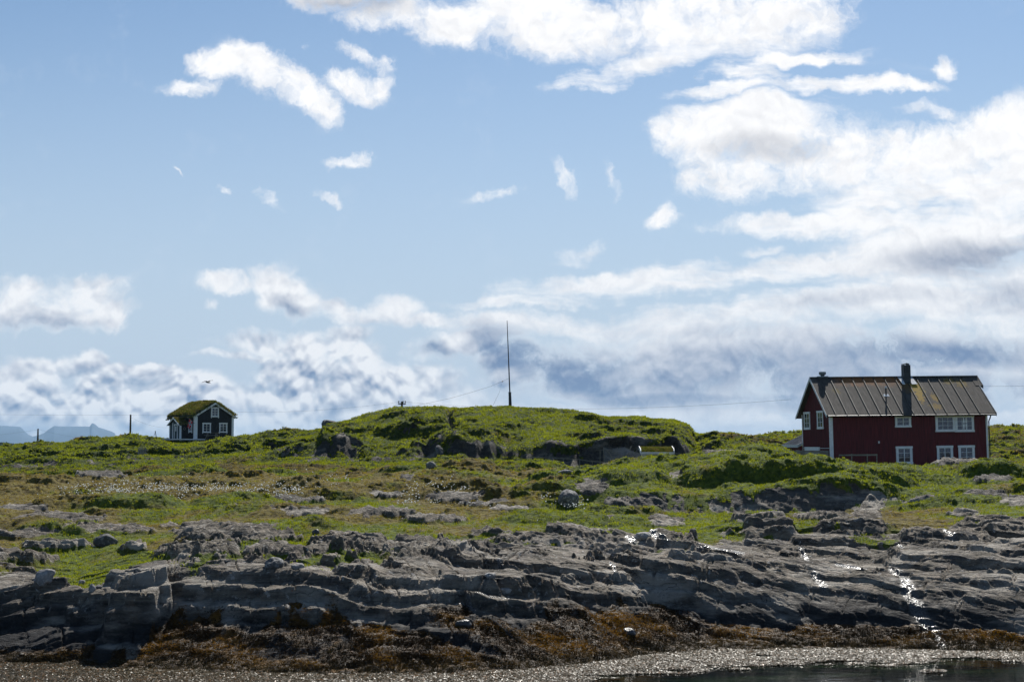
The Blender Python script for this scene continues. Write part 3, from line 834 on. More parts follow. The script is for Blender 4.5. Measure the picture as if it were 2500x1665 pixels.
def terrain_material():
    m, n, out = new_mat('shore_ground')
    at_ = n.n('ShaderNodeAttribute', attribute_name='mask')
    sp = n.n('ShaderNodeSeparateColor'); n.link(at_.outputs['Color'], sp.inputs[0])
    rk, wd, tn = sp.outputs
    wetf = at_.outputs['Alpha']
    tc = n.n('ShaderNodeTexCoord'); P = tc.outputs['Object']
    geo = n.n('ShaderNodeNewGeometry')
    # rock
    band = n.mapping(P, rot=(R(8), R(-6), R(24)), scale=(.5, 2.2, 5.0))
    b1 = n.noise(band, 1.3, 9, .62, .6)
    mot = n.noise(P, 2.4, 8, .68)
    lich = n.noise(P, 5.5, 8, .72)
    zz = n.n('ShaderNodeSeparateXYZ'); n.link(P, zz.inputs[0])
    rc = n.mix(n.smooth(b1, .3, .7), (.044, .041, .037), (.205, .180, .143))
    rc = n.mix(n.smooth(mot, .46, .72, 0, .6), rc, (.25, .185, .135))
    rc = n.mix(n.smooth(lich, .56, .66, 0, .65), rc, (.50, .49, .47))
    rc = n.mix(n.smooth(n.noise(P, 1.1, 6, .6), .52, .70, 0, .7), rc, (.065, .065, .068))
    far_ = n.smooth(zz.outputs[1], 60, 72)
    rc = n.mix(n.math('MULTIPLY', far_, n.smooth(mot, .58, .42, .35, .9)), rc, (.075, .072, .068))
    # black band just above the weed
    tide = n.smooth(n.math('ADD', zz.outputs[2], n.math('MULTIPLY', mot, .7)), 1.15, 2.15, .93, 0)
    rc = n.mix(tide, rc, (.018, .019, .022))
    vor = n.n('ShaderNodeTexVoronoi', feature='DISTANCE_TO_EDGE'); vor.inputs['Scale'].default_value = 1.1
    n.link(n.vmath('ADD', n.mapping(P, rot=(0, 0, R(30)), scale=(.35, 1.3, 2.6)), n.vmath('MULTIPLY', n.noise(P, 1.2, 5, .6, col=True), (1.6, 1.6, 1.6))), vor.inputs['Vector'])
    crack = n.math('MULTIPLY', n.smooth(vor.outputs['Distance'], 0, .022, 1, 0), n.smooth(n.noise(P, .8, 3, .5), .48, .6))
    rc = n.mix(n.smooth(n.noise(n.mapping(P, rot=(0, 0, R(25)), scale=(.5, 1.2, 2.0)), .55, 5, .6), .50, .66, 0, .55), rc, (.46, .425, .37))
    rc = n.mix(n.math('MULTIPLY', crack, .75), rc, (.02, .02, .02))
    # turf underneath the blades
    gn = n.noise(P, 3.2, 8, .68)
    gr = n.mix(n.smooth(gn, .34, .66), (.040, .062, .010), (.12, .15, .020))
    br = n.mix(n.smooth(gn, .34, .66), (.060, .044, .014), (.17, .14, .038))
    gc = n.mix(n.smooth(tn, .38, .72), gr, br)
    gc = n.mix(n.smooth(n.noise(P, 1.7, 7, .65), .60, .70, 0, .8), gc, (.20, .17, .045))
    # weed
    wn_ = n.noise(P, 6.0, 8, .7)
    wc = n.mix(n.smooth(wn_, .35, .68), (.014, .008, .004), (.085, .042, .010))
    wc = n.mix(n.smooth(n.noise(P, 1.6, 6, .6), .54, .66, 0, .8), wc, (.17, .085, .014))
    edge = n.math('ADD', rk, n.math('MULTIPLY', n.math('SUBTRACT', n.noise(P, 4.0, 8, .7), .5), 1.1))
    rf = n.smooth(edge, .42, .58)
    c = n.mix(rf, gc, rc)
    wedge = n.smooth(n.math('ADD', wd, n.math('MULTIPLY', n.math('SUBTRACT', n.noise(P, 2.6, 8, .7), .5), 1.5)), .42, .56)
    c = n.mix(wedge, c, wc)
    c = n.mix(n.math('MULTIPLY', wetf, .6), c, (.03, .03, .032))
    p = n.n('ShaderNodeBsdfPrincipled')
    n.link(c, p.inputs['Base Color'])
    ro = n.math('SUBTRACT', .92, n.math('MULTIPLY', n.math('MULTIPLY', rf, n.smooth(mot, .4, .7)), .30))
    ro = n.math('SUBTRACT', ro, n.math('MULTIPLY', wedge, .25))
    wn2 = n.math('MULTIPLY', wetf, n.smooth(n.noise(P, 6, 5, .6), .36, .52))
    ro = n.math('SUBTRACT', ro, n.math('MULTIPLY', wn2, .75))
    ro = n.math('MAXIMUM', ro, .22)
    n.link(ro, p.inputs['Roughness'])
    n.link(n.math('MULTIPLY_ADD', wetf, .8, .16), p.inputs['Specular IOR Level'])
    bh = n.math('ADD', n.math('MULTIPLY', n.noise(n.mapping(P, rot=(R(8), R(-6), R(24)), scale=(1.0, 3.0, 6.0)), 2.5, 10, .68), 1.0), n.math('MULTIPLY', n.noise(P, 9, 6, .7), .6))
    bh = n.math('SUBTRACT', bh, n.math('MULTIPLY', crack, .5))
    bp = n.n('ShaderNodeBump'); bp.inputs['Strength'].default_value = 1.0; n.link(n.smooth(zz.outputs[1], 95, 118, .11, .40), bp.inputs['Distance'])
    n.link(bh, bp.inputs['Height']); n.link(bp.outputs[0], p.inputs['Normal'])
    n.link(p.outputs[0], out.inputs[0])
    return m


def build_terrain():
    m, n = ZF.shape
    verts = np.stack([XF, YF, ZF], -1).reshape(-1, 3)
    ii, jj = np.meshgrid(np.arange(m - 1), np.arange(n - 1), indexing='ij')
    a = ii * n + jj
    q = np.stack([a, a + 1, a + n + 1, a + n], -1).reshape(-1, 4)
    mask = np.stack([rock, weed, tone, wet], -1).reshape(-1, 4)
    o = np_mesh('shore_ground', verts, q, [terrain_material()], {'mask': mask}, smooth=True, quads=True)
    tag(o, kind='structure')
    print('terrain', m, n)
    return o


build_terrain()


# ------------------------------------------------------------------ grass, weed and flowers (uncountable)
def leaf_material(name, transl=.5, rough=.6, gloss=.3):
    m, n, out = new_mat(name)
    at_ = n.n('ShaderNodeAttribute', attribute_name='tint')
    d = n.n('ShaderNodeBsdfPrincipled')
    n.link(at_.outputs['Color'], d.inputs['Base Color'])
    d.inputs['Roughness'].default_value = rough
    d.inputs['Specular IOR Level'].default_value = gloss
    t = n.n('ShaderNodeBsdfTranslucent')
    n.link(n.mix(1.0, at_.outputs['Color'], (1.25, 1.2, .7), 'MULTIPLY'), t.inputs[0])
    mx = n.n('ShaderNodeMixShader'); mx.inputs[0].default_value = transl
    n.link(d.outputs[0], mx.inputs[1]); n.link(t.outputs[0], mx.inputs[2])
    n.link(mx.outputs[0], out.inputs[0])
    return m


def blades(name, P, size, width, tint, per, mat, spread, lean=.6, flatk=0.0, seed=1):
    """P (k,3) tuft roots; per blades each -> one triangle per blade"""
    rg = np.random.default_rng(seed)
    k = len(P)
    Pn = np.repeat(P, per, 0); sz = np.repeat(size, per) * rg.uniform(.55, 1.15, k * per); wdt = np.repeat(width, per)
    sp = np.repeat(spread, per)
    N = k * per
    ang = rg.uniform(0, 2 * np.pi, N); rr = np.sqrt(rg.random(N)) * sp
    base = Pn + np.stack([np.cos(ang) * rr, np.sin(ang) * rr, -.03 * np.ones(N)], -1)
    a2 = rg.uniform(0, 2 * np.pi, N)
    le = rg.uniform(.1, 1, N) * lean
    tip = base + np.stack([np.cos(a2) * le * sz, np.sin(a2) * le * sz, sz * np.sqrt(np.maximum(.05, 1 - le ** 2)) * (1 - flatk)], -1)
    a3 = rg.uniform(0, np.pi, N)
    w = np.stack([np.cos(a3), np.sin(a3), rg.uniform(-.3, .3, N)], -1) * (wdt / 2)[:, None]
    mid = base * .45 + tip * .55 + np.stack([np.zeros(N), np.zeros(N), sz * .08], -1)
    v = np.stack([base - w * .8, base + w * .8, mid + w, mid - w, tip], 1).reshape(-1, 3)
    b = np.arange(N)[:, None] * 5
    t = np.concatenate([b + [0, 1, 2], b + [0, 2, 3], b + [3, 2, 4]], 0)
    c = np.repeat(tint, per, 0) * rg.uniform(.85, 1.15, (N, 1))
    c = np.repeat(c, 5, 0)
    c = np.concatenate([c, np.ones((len(c), 1))], 1)
    o = np_mesh(name, v, t, [mat], {'tint': c})
    return o


def sample_cells(prob, n, rg):
    p = prob.ravel(); p = p / p.sum()
    idx = rg.choice(len(p), n, p=p)
    i, j = np.unravel_index(idx, prob.shape)
    P = np.stack([XF[i, j], YF[i, j], ZF[i, j]], -1)
    return i, j, P


def scatter_all():
    rg = np.random.default_rng(3)
    dY = np.gradient(YR)[:, None]; dX = (np.gradient(S)[None, :] * YR[:, None])
    area = dY * dX
    vis = ((PX > -900) & (PX < 3400) & (YY < 262)).astype(float) * np.where((PX > -150) & (PX < 2650), 1.0, .4)
    dens = area * vis * (1 - np.clip(rock * 1.25, 0, 1)) * (1 - weed) * np.clip(DW - 3, 0, 1) * (60.0 / YY) ** 1.15
    # sparser where the sheet faces away behind a crest
    i, j, P = sample_cells(dens, GRASS_N, rg)
    tn = tone[i, j] + rg.normal(0, .06, len(i))
    hue = (.2 + .6 * rg.random(len(i)))[:, None]
    patch = fbm(P[:, 0] * .8, P[:, 1] * .6, 3, 201)[:, None]
    green = np.array([.115, .155, .012]) * (1 + .5 * patch); lime = np.array([.27, .29, .022]) * (1 + .3 * patch)
    brown = np.array([.16, .115, .030]); straw = np.array([.34, .29, .085]); dk = np.array([.035, .065, .012])
    gc = green * (1 - hue) + lime * hue
    bc = brown * (1 - hue) + straw * hue ** 2 + brown * (hue - hue ** 2)
    f = sstep(.42, .72, tn)[:, None]
    c = gc * (1 - f) + bc * f
    dkm = (sstep(.15, .4, fbm(P[:, 0] * .5 + 9, P[:, 1] * .4, 4, 205)) * .35)[:, None]
    c = c * (1 - dkm) + dk * dkm
    yl = P[:, 1]
    size = np.interp(yl, [45, 60, 90, 130, 200, 260], [.09, .11, .14, .18, .23, .34]) * (1 - .35 * f[:, 0]) * (1 + .5 * fbm(P[:, 0] * .3, P[:, 1] * .3, 2, 207))
    width = np.interp(yl, [45, 90, 200, 260], [.020, .035, .075, .11])
    o = blades('grass', P, size, width, c, 9, leaf_material('grass_blades', .5, .8, .04), size * .95, .85, seed=4)
    tag(o, 'short green and straw coloured grass covering the turf between the rocks', 'grass', kind='stuff')

    # bladder wrack hanging over the lowest rocks
    dens = area * vis * np.clip(weed * 1.3 - .25, 0, 1) * (DW > -.6)
    i, j, P = sample_cells(dens, 118000, rg)
    hue = rg.random(len(i))[:, None]
    pt = sstep(-.1, .35, fbm(P[:, 0] * .5, P[:, 1] * .9, 4, 301))[:, None]
    c = np.array([.018, .010, .004]) * (1 - pt) + (np.array([.17, .075, .007]) * (1 - hue) + np.array([.27, .15, .016]) * hue) * pt
    low = sstep(.45, .05, P[:, 2])[:, None]
    c = c * (1 - low) + np.array([.050, .040, .022]) * low
    o = blades('seaweed', P, rg.uniform(.03, .075, len(i)), np.full(len(i), .020), c, 6, leaf_material('wrack', .30, .70, .10), np.full(len(i), .12), 1.0, .5, seed=5)
    tag(o, 'brown and orange bladder wrack draped over the lowest rocks at the tide line', 'seaweed', kind='stuff')

    # cotton grass heads
    cg = np.zeros_like(Z)
    for a, b, ra, rb, wt in [(330, 1200, 140, 14, 1), (480, 1205, 120, 14, 1), (640, 1205, 130, 13, 1), (780, 1185, 90, 10, .5), (1060, 1205, 70, 10, 1), (1020, 1225, 60, 8, .6), (1150, 1235, 70, 8, .4), (1360, 1228, 40, 8, .8),
                             (1400, 1238, 30, 5, .8), (1300, 1282, 20, 4, .6), (440, 1170, 180, 6, .2), (200, 1215, 90, 8, .5)]:
        cg = np.maximum(cg, wt * np.exp(-((PX - a) / ra) ** 2 - ((PY - b) / rb) ** 2))
    cg = np.where(cg > .12, cg, 0) * (1 - np.clip(rock, 0, 1)) * area * sstep(-.25, .4, fbm(XX * .5, YY * .35, 3, 401))
    i, j, P = sample_cells(cg, 1150, rg)
    vs, fs = [], []
    octa = np.array([(1, 0, 0), (0, 1, 0), (-1, 0, 0), (0, -1, 0), (0, 0, 1), (0, 0, -1)], float)
    of = np.array([(0, 1, 4), (1, 2, 4), (2, 3, 4), (3, 0, 4), (1, 0, 5), (2, 1, 5), (3, 2, 5), (0, 3, 5)])
    r = rg.uniform(.022, .050, len(P))
    top = P + np.stack([rg.uniform(-.2, .2, len(P)), rg.uniform(-.2, .2, len(P)), rg.uniform(.22, .40, len(P))], -1)
    v = (top[:, None, :] + octa[None] * r[:, None, None] * np.array([1, 1, .85])).reshape(-1, 3)
    t = (np.arange(len(P))[:, None, None] * 6 + of[None]).reshape(-1, 3)
    ob = np_mesh('cotton_grass', v, t, [simple('cotton_white', (.8, .8, .76), .9, .05)])
    tag(ob, 'scattered white cotton grass tufts in the damp moorland hollow', 'flowers', kind='stuff')


GRASS_N = 225000
scatter_all()


# ------------------------------------------------------------------ sea
def build_sea():
    m, n, out = new_mat('sea_water')
    tc = n.n('ShaderNodeTexCoord'); P = tc.outputs['Object']
    p = n.n('ShaderNodeBsdfPrincipled')
    bot = n.noise(n.mapping(P, scale=(.35, 1, 1)), .9, 6, .6)
    n.link(n.mix(n.smooth(bot, .42, .66), (.0012, .0022, .0020), (.010, .018, .009)), p.inputs['Base Color'])
    p.inputs['Roughness'].default_value = .035
    p.inputs['IOR'].default_value = 1.33
    b = n.n('ShaderNodeBump'); b.inputs['Strength'].default_value = .28; b.inputs['Distance'].default_value = .03
    n.link(n.math('ADD', n.noise(n.mapping(P, scale=(.6, 1.3, 1)), 2.2, 4, .5), n.math('MULTIPLY', n.noise(n.mapping(P, scale=(.7, 1.4, 1)), 9, 3, .5), .25)), b.inputs['Height'])
    n.link(b.outputs[0], p.inputs['Normal'])
    n.link(p.outputs[0], out.inputs[0])
    ys = [-9500, -3000, -800, -200, 0, 20, 60, 150, 400, 1000, 3000, 8000, 19800]
    xs = [-9500, -3000, -800, -200, -60, 0, 60, 200, 800, 3000, 9500]
    v = [(x, y, 0) for y in ys for x in xs]
    k = len(xs)
    f = [(i * k + j, i * k + j + 1, (i + 1) * k + j + 1, (i + 1) * k + j) for i in range(len(ys) - 1) for j in range(k - 1)]
    me = bpy.data.meshes.new('sea'); me.from_pydata(v, [], f); me.materials.append(m)
    o = bpy.data.objects.new('sea', me); COL.objects.link(o)
    tag(o, kind='structure')

    # floating weed: a thin broken mat of wet fronds on the surface
    rg = np.random.default_rng(8)
    N = 900000
    px = np.concatenate([rg.uniform(-100, 2620, int(N * .8)), rg.uniform(-900, 3500, N - int(N * .8))])
    yw = np.interp(px, PXC, YW)
    # outer edge of the mat, as a photo row
    E = np.interp(px, [-900, 1250, 1330, 1420, 1520, 1650, 1750, 1850, 1950, 2080, 2200, 2300, 2420, 2500, 2800], [1720, 1700, 1664, 1650, 1640, 1634, 1620, 1608, 1606, 1606, 1612, 1604, 1602, 1612, 1612])
    y0 = EYE * F / (E - HOR)
    y = y0 - 2.2 + (yw + .5 - y0 + 2.2) * rg.random(N)
    x = (px - CX) / F * y
    rnd = fbm(x * .35, y * 1.5, 5, 501)
    inside = (y - y0) * 1.3 + rnd * 2.9 + fbm(x * 1.2, y * 4.0, 4, 505) * 1.2
    isl = np.exp(-((px - 1690) / 80) ** 2 - ((y - EYE * F / (1630 - HOR)) / .45) ** 2) + .9 * np.exp(-((px - 1800) / 40) ** 2 - ((y - EYE * F / (1625 - HOR)) / .25) ** 2) + 1.1 * np.exp(-((px - 2265) / 45) ** 2 - ((y - EYE * F / (1630 - HOR)) / .35) ** 2) + np.exp(-((px - 2225) / 30) ** 2 - ((y - EYE * F / (1652 - HOR)) / .3) ** 2)
    keep = (inside > 0) | (isl + rnd * .7 > .75)
    x, y = x[keep], y[keep]
    sel = rg.random(len(x)) < min(1.0, 270000 / len(x))
    x, y = x[sel], y[sel]
    N = len(x)
    z = .015 + .05 * np.maximum(0, fbm(x * 1.2, y * 1.2, 4, 511)) + rg.uniform(0, .02, N)
    a = rg.uniform(0, 2 * np.pi, N); L = rg.uniform(.02, .07, N); wd_ = rg.uniform(.006, .018, N)
    dx, dy = np.cos(a), np.sin(a)
    tiltv = rg.normal(0, .20, N); roll = rg.normal(0, .26, N)
    c0 = np.stack([x, y, z], -1)
    ax = np.stack([dx, dy, tiltv], -1) * L[:, None]
    bx_ = np.stack([-dy, dx, roll], -1) * wd_[:, None]
    mid = c0 + np.stack([0 * x, 0 * y, rg.uniform(0, .012, N)], -1)
    v = np.stack([c0 - ax, mid + bx_, mid - bx_, c0 + ax], 1).reshape(-1, 3)
    b = np.arange(N)[:, None] * 4
    t = np.concatenate([b + [0, 2, 1], b + [1, 2, 3]], 0)
    hue = rg.random((N, 1))
    c = np.array([.026, .021, .010]) * (1 - hue) + np.array([.095, .072, .036]) * hue
    orange = (rg.random((N, 1)) < .10)
    c = np.where(orange, np.array([[.16, .07, .012]]), c)
    c = np.repeat(c, 4, 0); c = np.concatenate([c, np.ones((len(c), 1))], 1)
    ob = np_mesh('floating_weed', v, t, [leaf_material('wet_weed', .1, .38, .13)], {'tint': c})
    tag(ob, 'wet brown weed floating in a glinting mat on the water below the rocks', 'seaweed', kind='stuff')


build_sea()

# ------------------------------------------------------------------ materials of the buildings
M_WHITE = simple('white_paint', (.80, .81, .82), .55, .08, 4)
M_WHITE2 = simple('weathered_white', (.62, .64, .65), .7, .15, 4)
M_RED = simple('red_boards', (.115, .013, .015), .72, .42, 1.6, stretch=(9, 9, .5), bump=.4, bscale=8)
M_BLACK = simple('black_boards', (.016, .017, .020), .75, .3, 1.5, stretch=(8, 8, .5), bump=.3)
M_SLATE = simple('porch_boards', (.045, .060, .070), .75, .2, 1.5, stretch=(8, 8, .5))
M_DARK = simple('dark_metal', (.022, .025, .030), .45, .2, 5, metal=.3)
M_CHIM = simple('chimney_slate', (.030, .034, .042), .6, .25, 3, bump=.4)
M_ZINC = simple('zinc', (.16, .18, .20), .5, .2, 3, metal=.5)
M_WOOD = simple('grey_wood', (.20, .185, .165), .85, .3, 2, stretch=(1, 1, 6), bump=.4)
M_POLE = simple('pole_wood', (.075, .060, .048), .9, .3, 2, stretch=(4, 4, .4))
M_WIRE = simple('wire', (.06, .065, .075), .6, .1)
M_SOIL = simple('sod_soil', (.040, .042, .018), 1.0, .4, 5, bump=.8, bscale=8)
M_BRICK = simple('brick', (.16, .10, .07), .9, .3, 5)
M_INT = simple('dark_inside', (.012, .012, .014), .9, .1)
M_PANE = simple('pane_white', (.90, .91, .92), .9, .06)  # white for the painted daylight on a house pane, and the cabin door pane
M_BOULD = None


def glass_mat():
    m, n, out = new_mat('window_glass')
    p = n.n('ShaderNodeBsdfPrincipled')
    p.inputs['Base Color'].default_value = (.016, .026, .065, 1)
    p.inputs['Roughness'].default_value = .04
    p.inputs['IOR'].default_value = 1.65
    tc = n.n('ShaderNodeTexCoord')
    b = n.n('ShaderNodeBump'); b.inputs['Strength'].default_value = .12; b.inputs['Distance'].default_value = .05
    n.link(n.noise(tc.outputs['Object'], 1.5, 2, .5), b.inputs['Height']); n.link(b.outputs[0], p.inputs['Normal'])
    n.link(p.outputs[0], out.inputs[0])
    return m


M_GLASS = glass_mat()


def roof_mat():
    m, n, out = new_mat('tarred_roof')
    p = n.n('ShaderNodeBsdfPrincipled')
    tc = n.n('ShaderNodeTexCoord'); P = tc.outputs['Object']
    v = n.mapping(P, scale=(2.5, .5, .5))
    c = n.mix(n.smooth(n.noise(v, 2.2, 8, .65), .3, .7), (.030, .025, .020), (.088, .076, .062))
    c = n.mix(n.smooth(n.noise(P, 9, 6, .7), .58, .68, 0, .5), c, (.20, .20, .19))
    s = n.n('ShaderNodeSeparateXYZ'); n.link(P, s.inputs[0])
    X, Y_, Zc = s.outputs
    nz = n.math('MULTIPLY', n.math('SUBTRACT', n.noise(P, 2.0, 8, .7), .5), 1.6)
    # orange crust along the ridge
    rg = n.math('ADD', n.math('SUBTRACT', Zc, 6.95), nz)
    xs = n.math('MULTIPLY', n.smooth(X, .9, 2.6), n.smooth(X, 8.2, 7.0))
    o1 = n.math('MULTIPLY', n.smooth(rg, -.30, .30), xs)
    c = n.mix(n.math('MULTIPLY', o1, .9), c, (.26, .105, .028))

    def spot(u, z, ru, rz, col, k=.9, noi=1.4, lo=.62, hi=.4):
        nonlocal c
        d = n.vmath('LENGTH', n.vmath('MULTIPLY', n.vmath('SUBTRACT', P, (u, 0, z)), (1 / ru, 0, 1 / rz)))
        d = n.math('ADD', d, n.math('MULTIPLY', n.math('SUBTRACT', n.noise(n.mapping(P, scale=(1.6, .7, .7)), 4.5, 8, .75), .5), noi * 3.0))
        f = n.smooth(d, lo + .35, hi + .35)
        c = n.mix(n.math('MULTIPLY', f, k), c, col)
    spot(7.4, 6.75, .7, .6, (.11, .06, .015))
    spot(8.15, 6.55, .55, .75, (.36, .235, .020))
    spot(8.0, 5.85, .35, .55, (.36, .22, .020), .85)
    spot(9.2, 5.75, .30, .35, (.30, .18, .02), .8)
    spot(8.9, 5.0, .55, .25, (.26, .16, .02), .8)
    spot(11.2, 7.15, .65, .30, (.19, .125, .02), .8)
    spot(12.2, 6.95, .55, .40, (.20, .13, .02), .8)
    spot(1.3, 6.4, .3, .3, (.2, .13, .02), .6)
    n.link(c, p.inputs['Base Color'])
    p.inputs['Roughness'].default_value = .85
    b = n.n('ShaderNodeBump'); b.inputs['Strength'].default_value = .6; b.inputs['Distance'].default_value = .02
    n.link(n.noise(P, 14, 5, .7), b.inputs['Height']); n.link(b.outputs[0], p.inputs['Normal'])
    n.link(p.outputs[0], out.inputs[0])
    return m


def frame_pick(M, px, py, axis, val):
    Mi = M.inverted()
    o = Mi @ Vector((0, 0, EYE)); d = Mi.to_3x3() @ ray(px, py)
    return o + d * ((val - o[axis]) / d[axis])


def window(root, a0, a1, b0, b1, plane, cas=.13, bars=(2, 3), head=True, sill=True, split=None, feet=False, white=None):
    """window on a wall. plane(a, b, out) -> local point; a across, b up"""
    white = white or M_WHITE
    def bx(mb, x0, x1, y0, y1, d0, d1):
        mb.hexa([plane(x0, y0, d0), plane(x1, y0, d0), plane(x1, y0, d1), plane(x0, y0, d1),
                 plane(x0, y1, d0), plane(x1, y1, d0), plane(x1, y1, d1), plane(x0, y1, d1)])
    f = MB()
    e = .03 if head else 0
    bx(f, a0, a0 + cas, b0 + cas, b1 - cas, -.02, .055)
    bx(f, a1 - cas, a1, b0 + cas, b1 - cas, -.02, .055)
    bx(f, a0 - e, a1 + e, b1 - cas, b1, -.02, .075)
    bx(f, a0 - e, a1 + e, b0, b0 + cas, -.02, .065)
    if feet:
        bx(f, a0 + .002, a0 + .08, b0 - .13, b0 - .001, -.02, .05); bx(f, a1 - .08, a1 - .002, b0 - .13, b0 - .001, -.02, .05)
    w = f.build('window', white, root)
    g = MB(); bx(g, a0 + cas - .005, a1 - cas + .005, b0 + cas - .005, b1 - cas + .005, -.02, .012)
    g.build('pane', M_GLASS, w)
    s = MB()
    ia0, ia1, ib0, ib1 = a0 + cas + .001, a1 - cas - .001, b0 + cas + .001, b1 - cas - .001
    nc, nr = bars
    cw = .030
    leaf = (ia1 - ia0) / nc if split != 'grid' else ia1 - ia0
    if split == 'grid':
        bx(s, ia0, ia0 + cw, ib0, ib1, .01, .040); bx(s, ia1 - cw, ia1, ib0, ib1, .01, .040)
        bx(s, ia0 + cw, ia1 - cw, ib0, ib0 + cw, .01, .039); bx(s, ia0 + cw, ia1 - cw, ib1 - cw, ib1, .01, .039)
        for k in range(1, nc):
            x = ia0 + (ia1 - ia0) * k / nc; bx(s, x - .014, x + .014, ib0 + cw, ib1 - cw, .01, .035)
        for k in range(1, nr):
            y = ib0 + (ib1 - ib0) * k / nr; bx(s, ia0 + cw, ia1 - cw, y - .013, y + .013, .01, .033)
    else:
        for q in range(nc):
            x0 = ia0 + leaf * q; x1 = x0 + leaf
            bx(s, x0, x0 + cw, ib0, ib1, .01, .040); bx(s, x1 - cw, x1, ib0, ib1, .01, .040)
            bx(s, x0 + cw, x1 - cw, ib0, ib0 + cw, .01, .039); bx(s, x0 + cw, x1 - cw, ib1 - cw, ib1, .01, .039)
            for k in range(1, nr):
                y = ib0 + (ib1 - ib0) * k / nr; bx(s, x0 + cw, x1 - cw, y - .013, y + .013, .01, .033)
    s.build('sash', white, w)
    return w


# ------------------------------------------------------------------ the red house
def red_house():
    x0 = (2027 - CX) / F * 113.0
    M = Matrix.Translation((x0, 113.0, 4.0)) @ Matrix.Rotation(R(6.3), 4, 'Z') @ Matrix.Rotation(R(-0.8), 4, 'Y')
    root = empty('house', M, 'long dark red boarded house with black tarred roof and white window frames', 'house')
    L, D = 13.0, 7.0
    ev, rv, ov = 4.42, 7.55, .45
    slope = (rv - ev) / (D / 2 + ov)
    wt = ev + slope * ov - .16                       # wall height under the roof
    pk = rv - .18
    wall = MB()
    wall.poly_prism([(0, 0, -.8), (0, D, -.8), (0, D, wt), (0, D / 2, pk), (0, 0, wt)], (L, 0, 0))
    k = .09
    rg_ = random.Random(3)
    while k < L:
        wd = .045
        wall.box(k, k + wd, -.022 - .004 * rg_.random(), .001, -.8, wt - .02)
        k += .205
    k = .12
    while k < D:
        h = wt + slope * min(k, D - k) - .06
        wall.box(-.026, .001, k, k + .05, -.8, h)
        k += .20
    wall.build('wall', M_RED, root)
    # thin drip board on the gable, joint line on the front
    t = MB(); t.box(-.055, -.03, .05, D - .05, 1.78, 1.83); t.build('drip_board', M_WHITE2, root)
    for (a, b) in ((0, 1), (1, -1)):
        pass
    cb = MB(); cb.box(-.05, .20, -.05, -.024, -.8, wt - .03); cb.box(-.05, -.03, -.024, .16, -.8, wt - .03); cb.build('corner_board', M_WHITE, root)
    cb = MB(); cb.box(L - .12, L + .04, -.05, -.024, -.8, wt - .03); cb.box(L + .012, L + .04, -.024, .16, -.8, wt - .03); cb.build('corner_board', M_WHITE, root)
    cb = MB(); cb.box(-.05, -.03, D - .12, D + .04, -.8, wt - .03); cb.build('corner_board', M_WHITE, root)
    # roof: two slabs, ribs over the joints
    lo, ro = -.42, L + .58
    rf = MB()
    th = .14
    fr = lambda u, w: (u, w, ev + slope * (w + ov))
    bk = lambda u, w: (u, w, ev + slope * (D + ov - w))
    rf.hexa([(lo, -ov, ev - th), (ro, -ov, ev - th), (ro, D / 2, rv - th), (lo, D / 2, rv - th), (lo, -ov, ev), (ro, -ov, ev), (ro, D / 2, rv), (lo, D / 2, rv)])
    rf.hexa([(lo, D / 2 + .003, rv - th), (ro + .3, D / 2 + .003, rv - th), (ro + .3, D + ov, ev - th), (lo, D + ov, ev - th), (lo, D / 2 + .003, rv), (ro + .3, D / 2 + .003, rv), (ro + .3, D + ov, ev), (lo, D + ov, ev)])
    # upper course that sticks out at the right end
    wq = D / 2 - 1.05
    rf.hexa([(ro - .3, wq, fr(0, wq)[2] - th + .002), (ro + .3, wq, fr(0, wq)[2] - th + .002), (ro + .3, D / 2, rv - th + .004), (ro - .3, D / 2, rv - th + .004),
             (ro - .3, wq, fr(0, wq)[2] + .03), (ro + .3, wq, fr(0, wq)[2] + .03), (ro + .3, D / 2, rv + .03), (ro - .3, D / 2, rv + .03)])
    rf.build('roof', roof_mat(), root)
    n = 14
    for i in range(n):
        u = .35 + i * .915
        rb = MB()
        a, b = Vector(fr(u, -ov - .01)), Vector(fr(u, D / 2))
        rb.bar(a + Vector((0, 0, .025)), b + Vector((0, 0, .025)), .055, .07)
        rb.build('roof_rib', simple_cache('rib'), root)
    rc = MB(); rc.bar((lo, D / 2, rv + .035), (ro + .3, D / 2, rv + .035), .26, .06); rc.build('ridge_cap', M_DARK, root)
    gt = MB(); gt.tube([(lo + .1, -ov - .07, ev - .10), (ro - .05, -ov - .07, ev - .13)], .065, 8); gt.build('gutter', M_DARK, root)
    dp = MB(); dp.tube([(L + .10, -ov - .07, ev - .15), (L + .14, -.30, ev - .38), (L + .10, -.12, ev - .62), (L + .10, -.12, -.8)], .05, 8); dp.build('downpipe', M_DARK, root)
    # barge boards
    for (u, s) in ((lo - .03, 1), (lo - .03, -1)):
        b = MB()
        f_ = fr if s == 1 else bk
        w0, w1 = (-ov - .02, D / 2) if s == 1 else (D + ov + .02, D / 2)
        b.poly_prism([Vector(f_(u, w0)) + Vector((0, 0, .03)), Vector(f_(u, w1)) + Vector((0, 0, .03)), Vector(f_(u, w1)) - Vector((0, 0, .24)), Vector(f_(u, w0)) - Vector((0, 0, .20))], (.03, 0, 0))
        b.build('barge_board', M_WHITE2, root)
    b = MB(); b.poly_prism([Vector(fr(ro + .002, -ov - .02)) + Vector((0, 0, .05)), Vector(fr(ro + .002, wq - .02)) + Vector((0, 0, .05)), Vector(fr(ro + .002, wq - .02)) - Vector((0, 0, .20)), Vector(fr(ro + .002, -ov - .02)) - Vector((0, 0, .22))], (.05, 0, 0)); b.build('barge_board', M_ZINC, root)
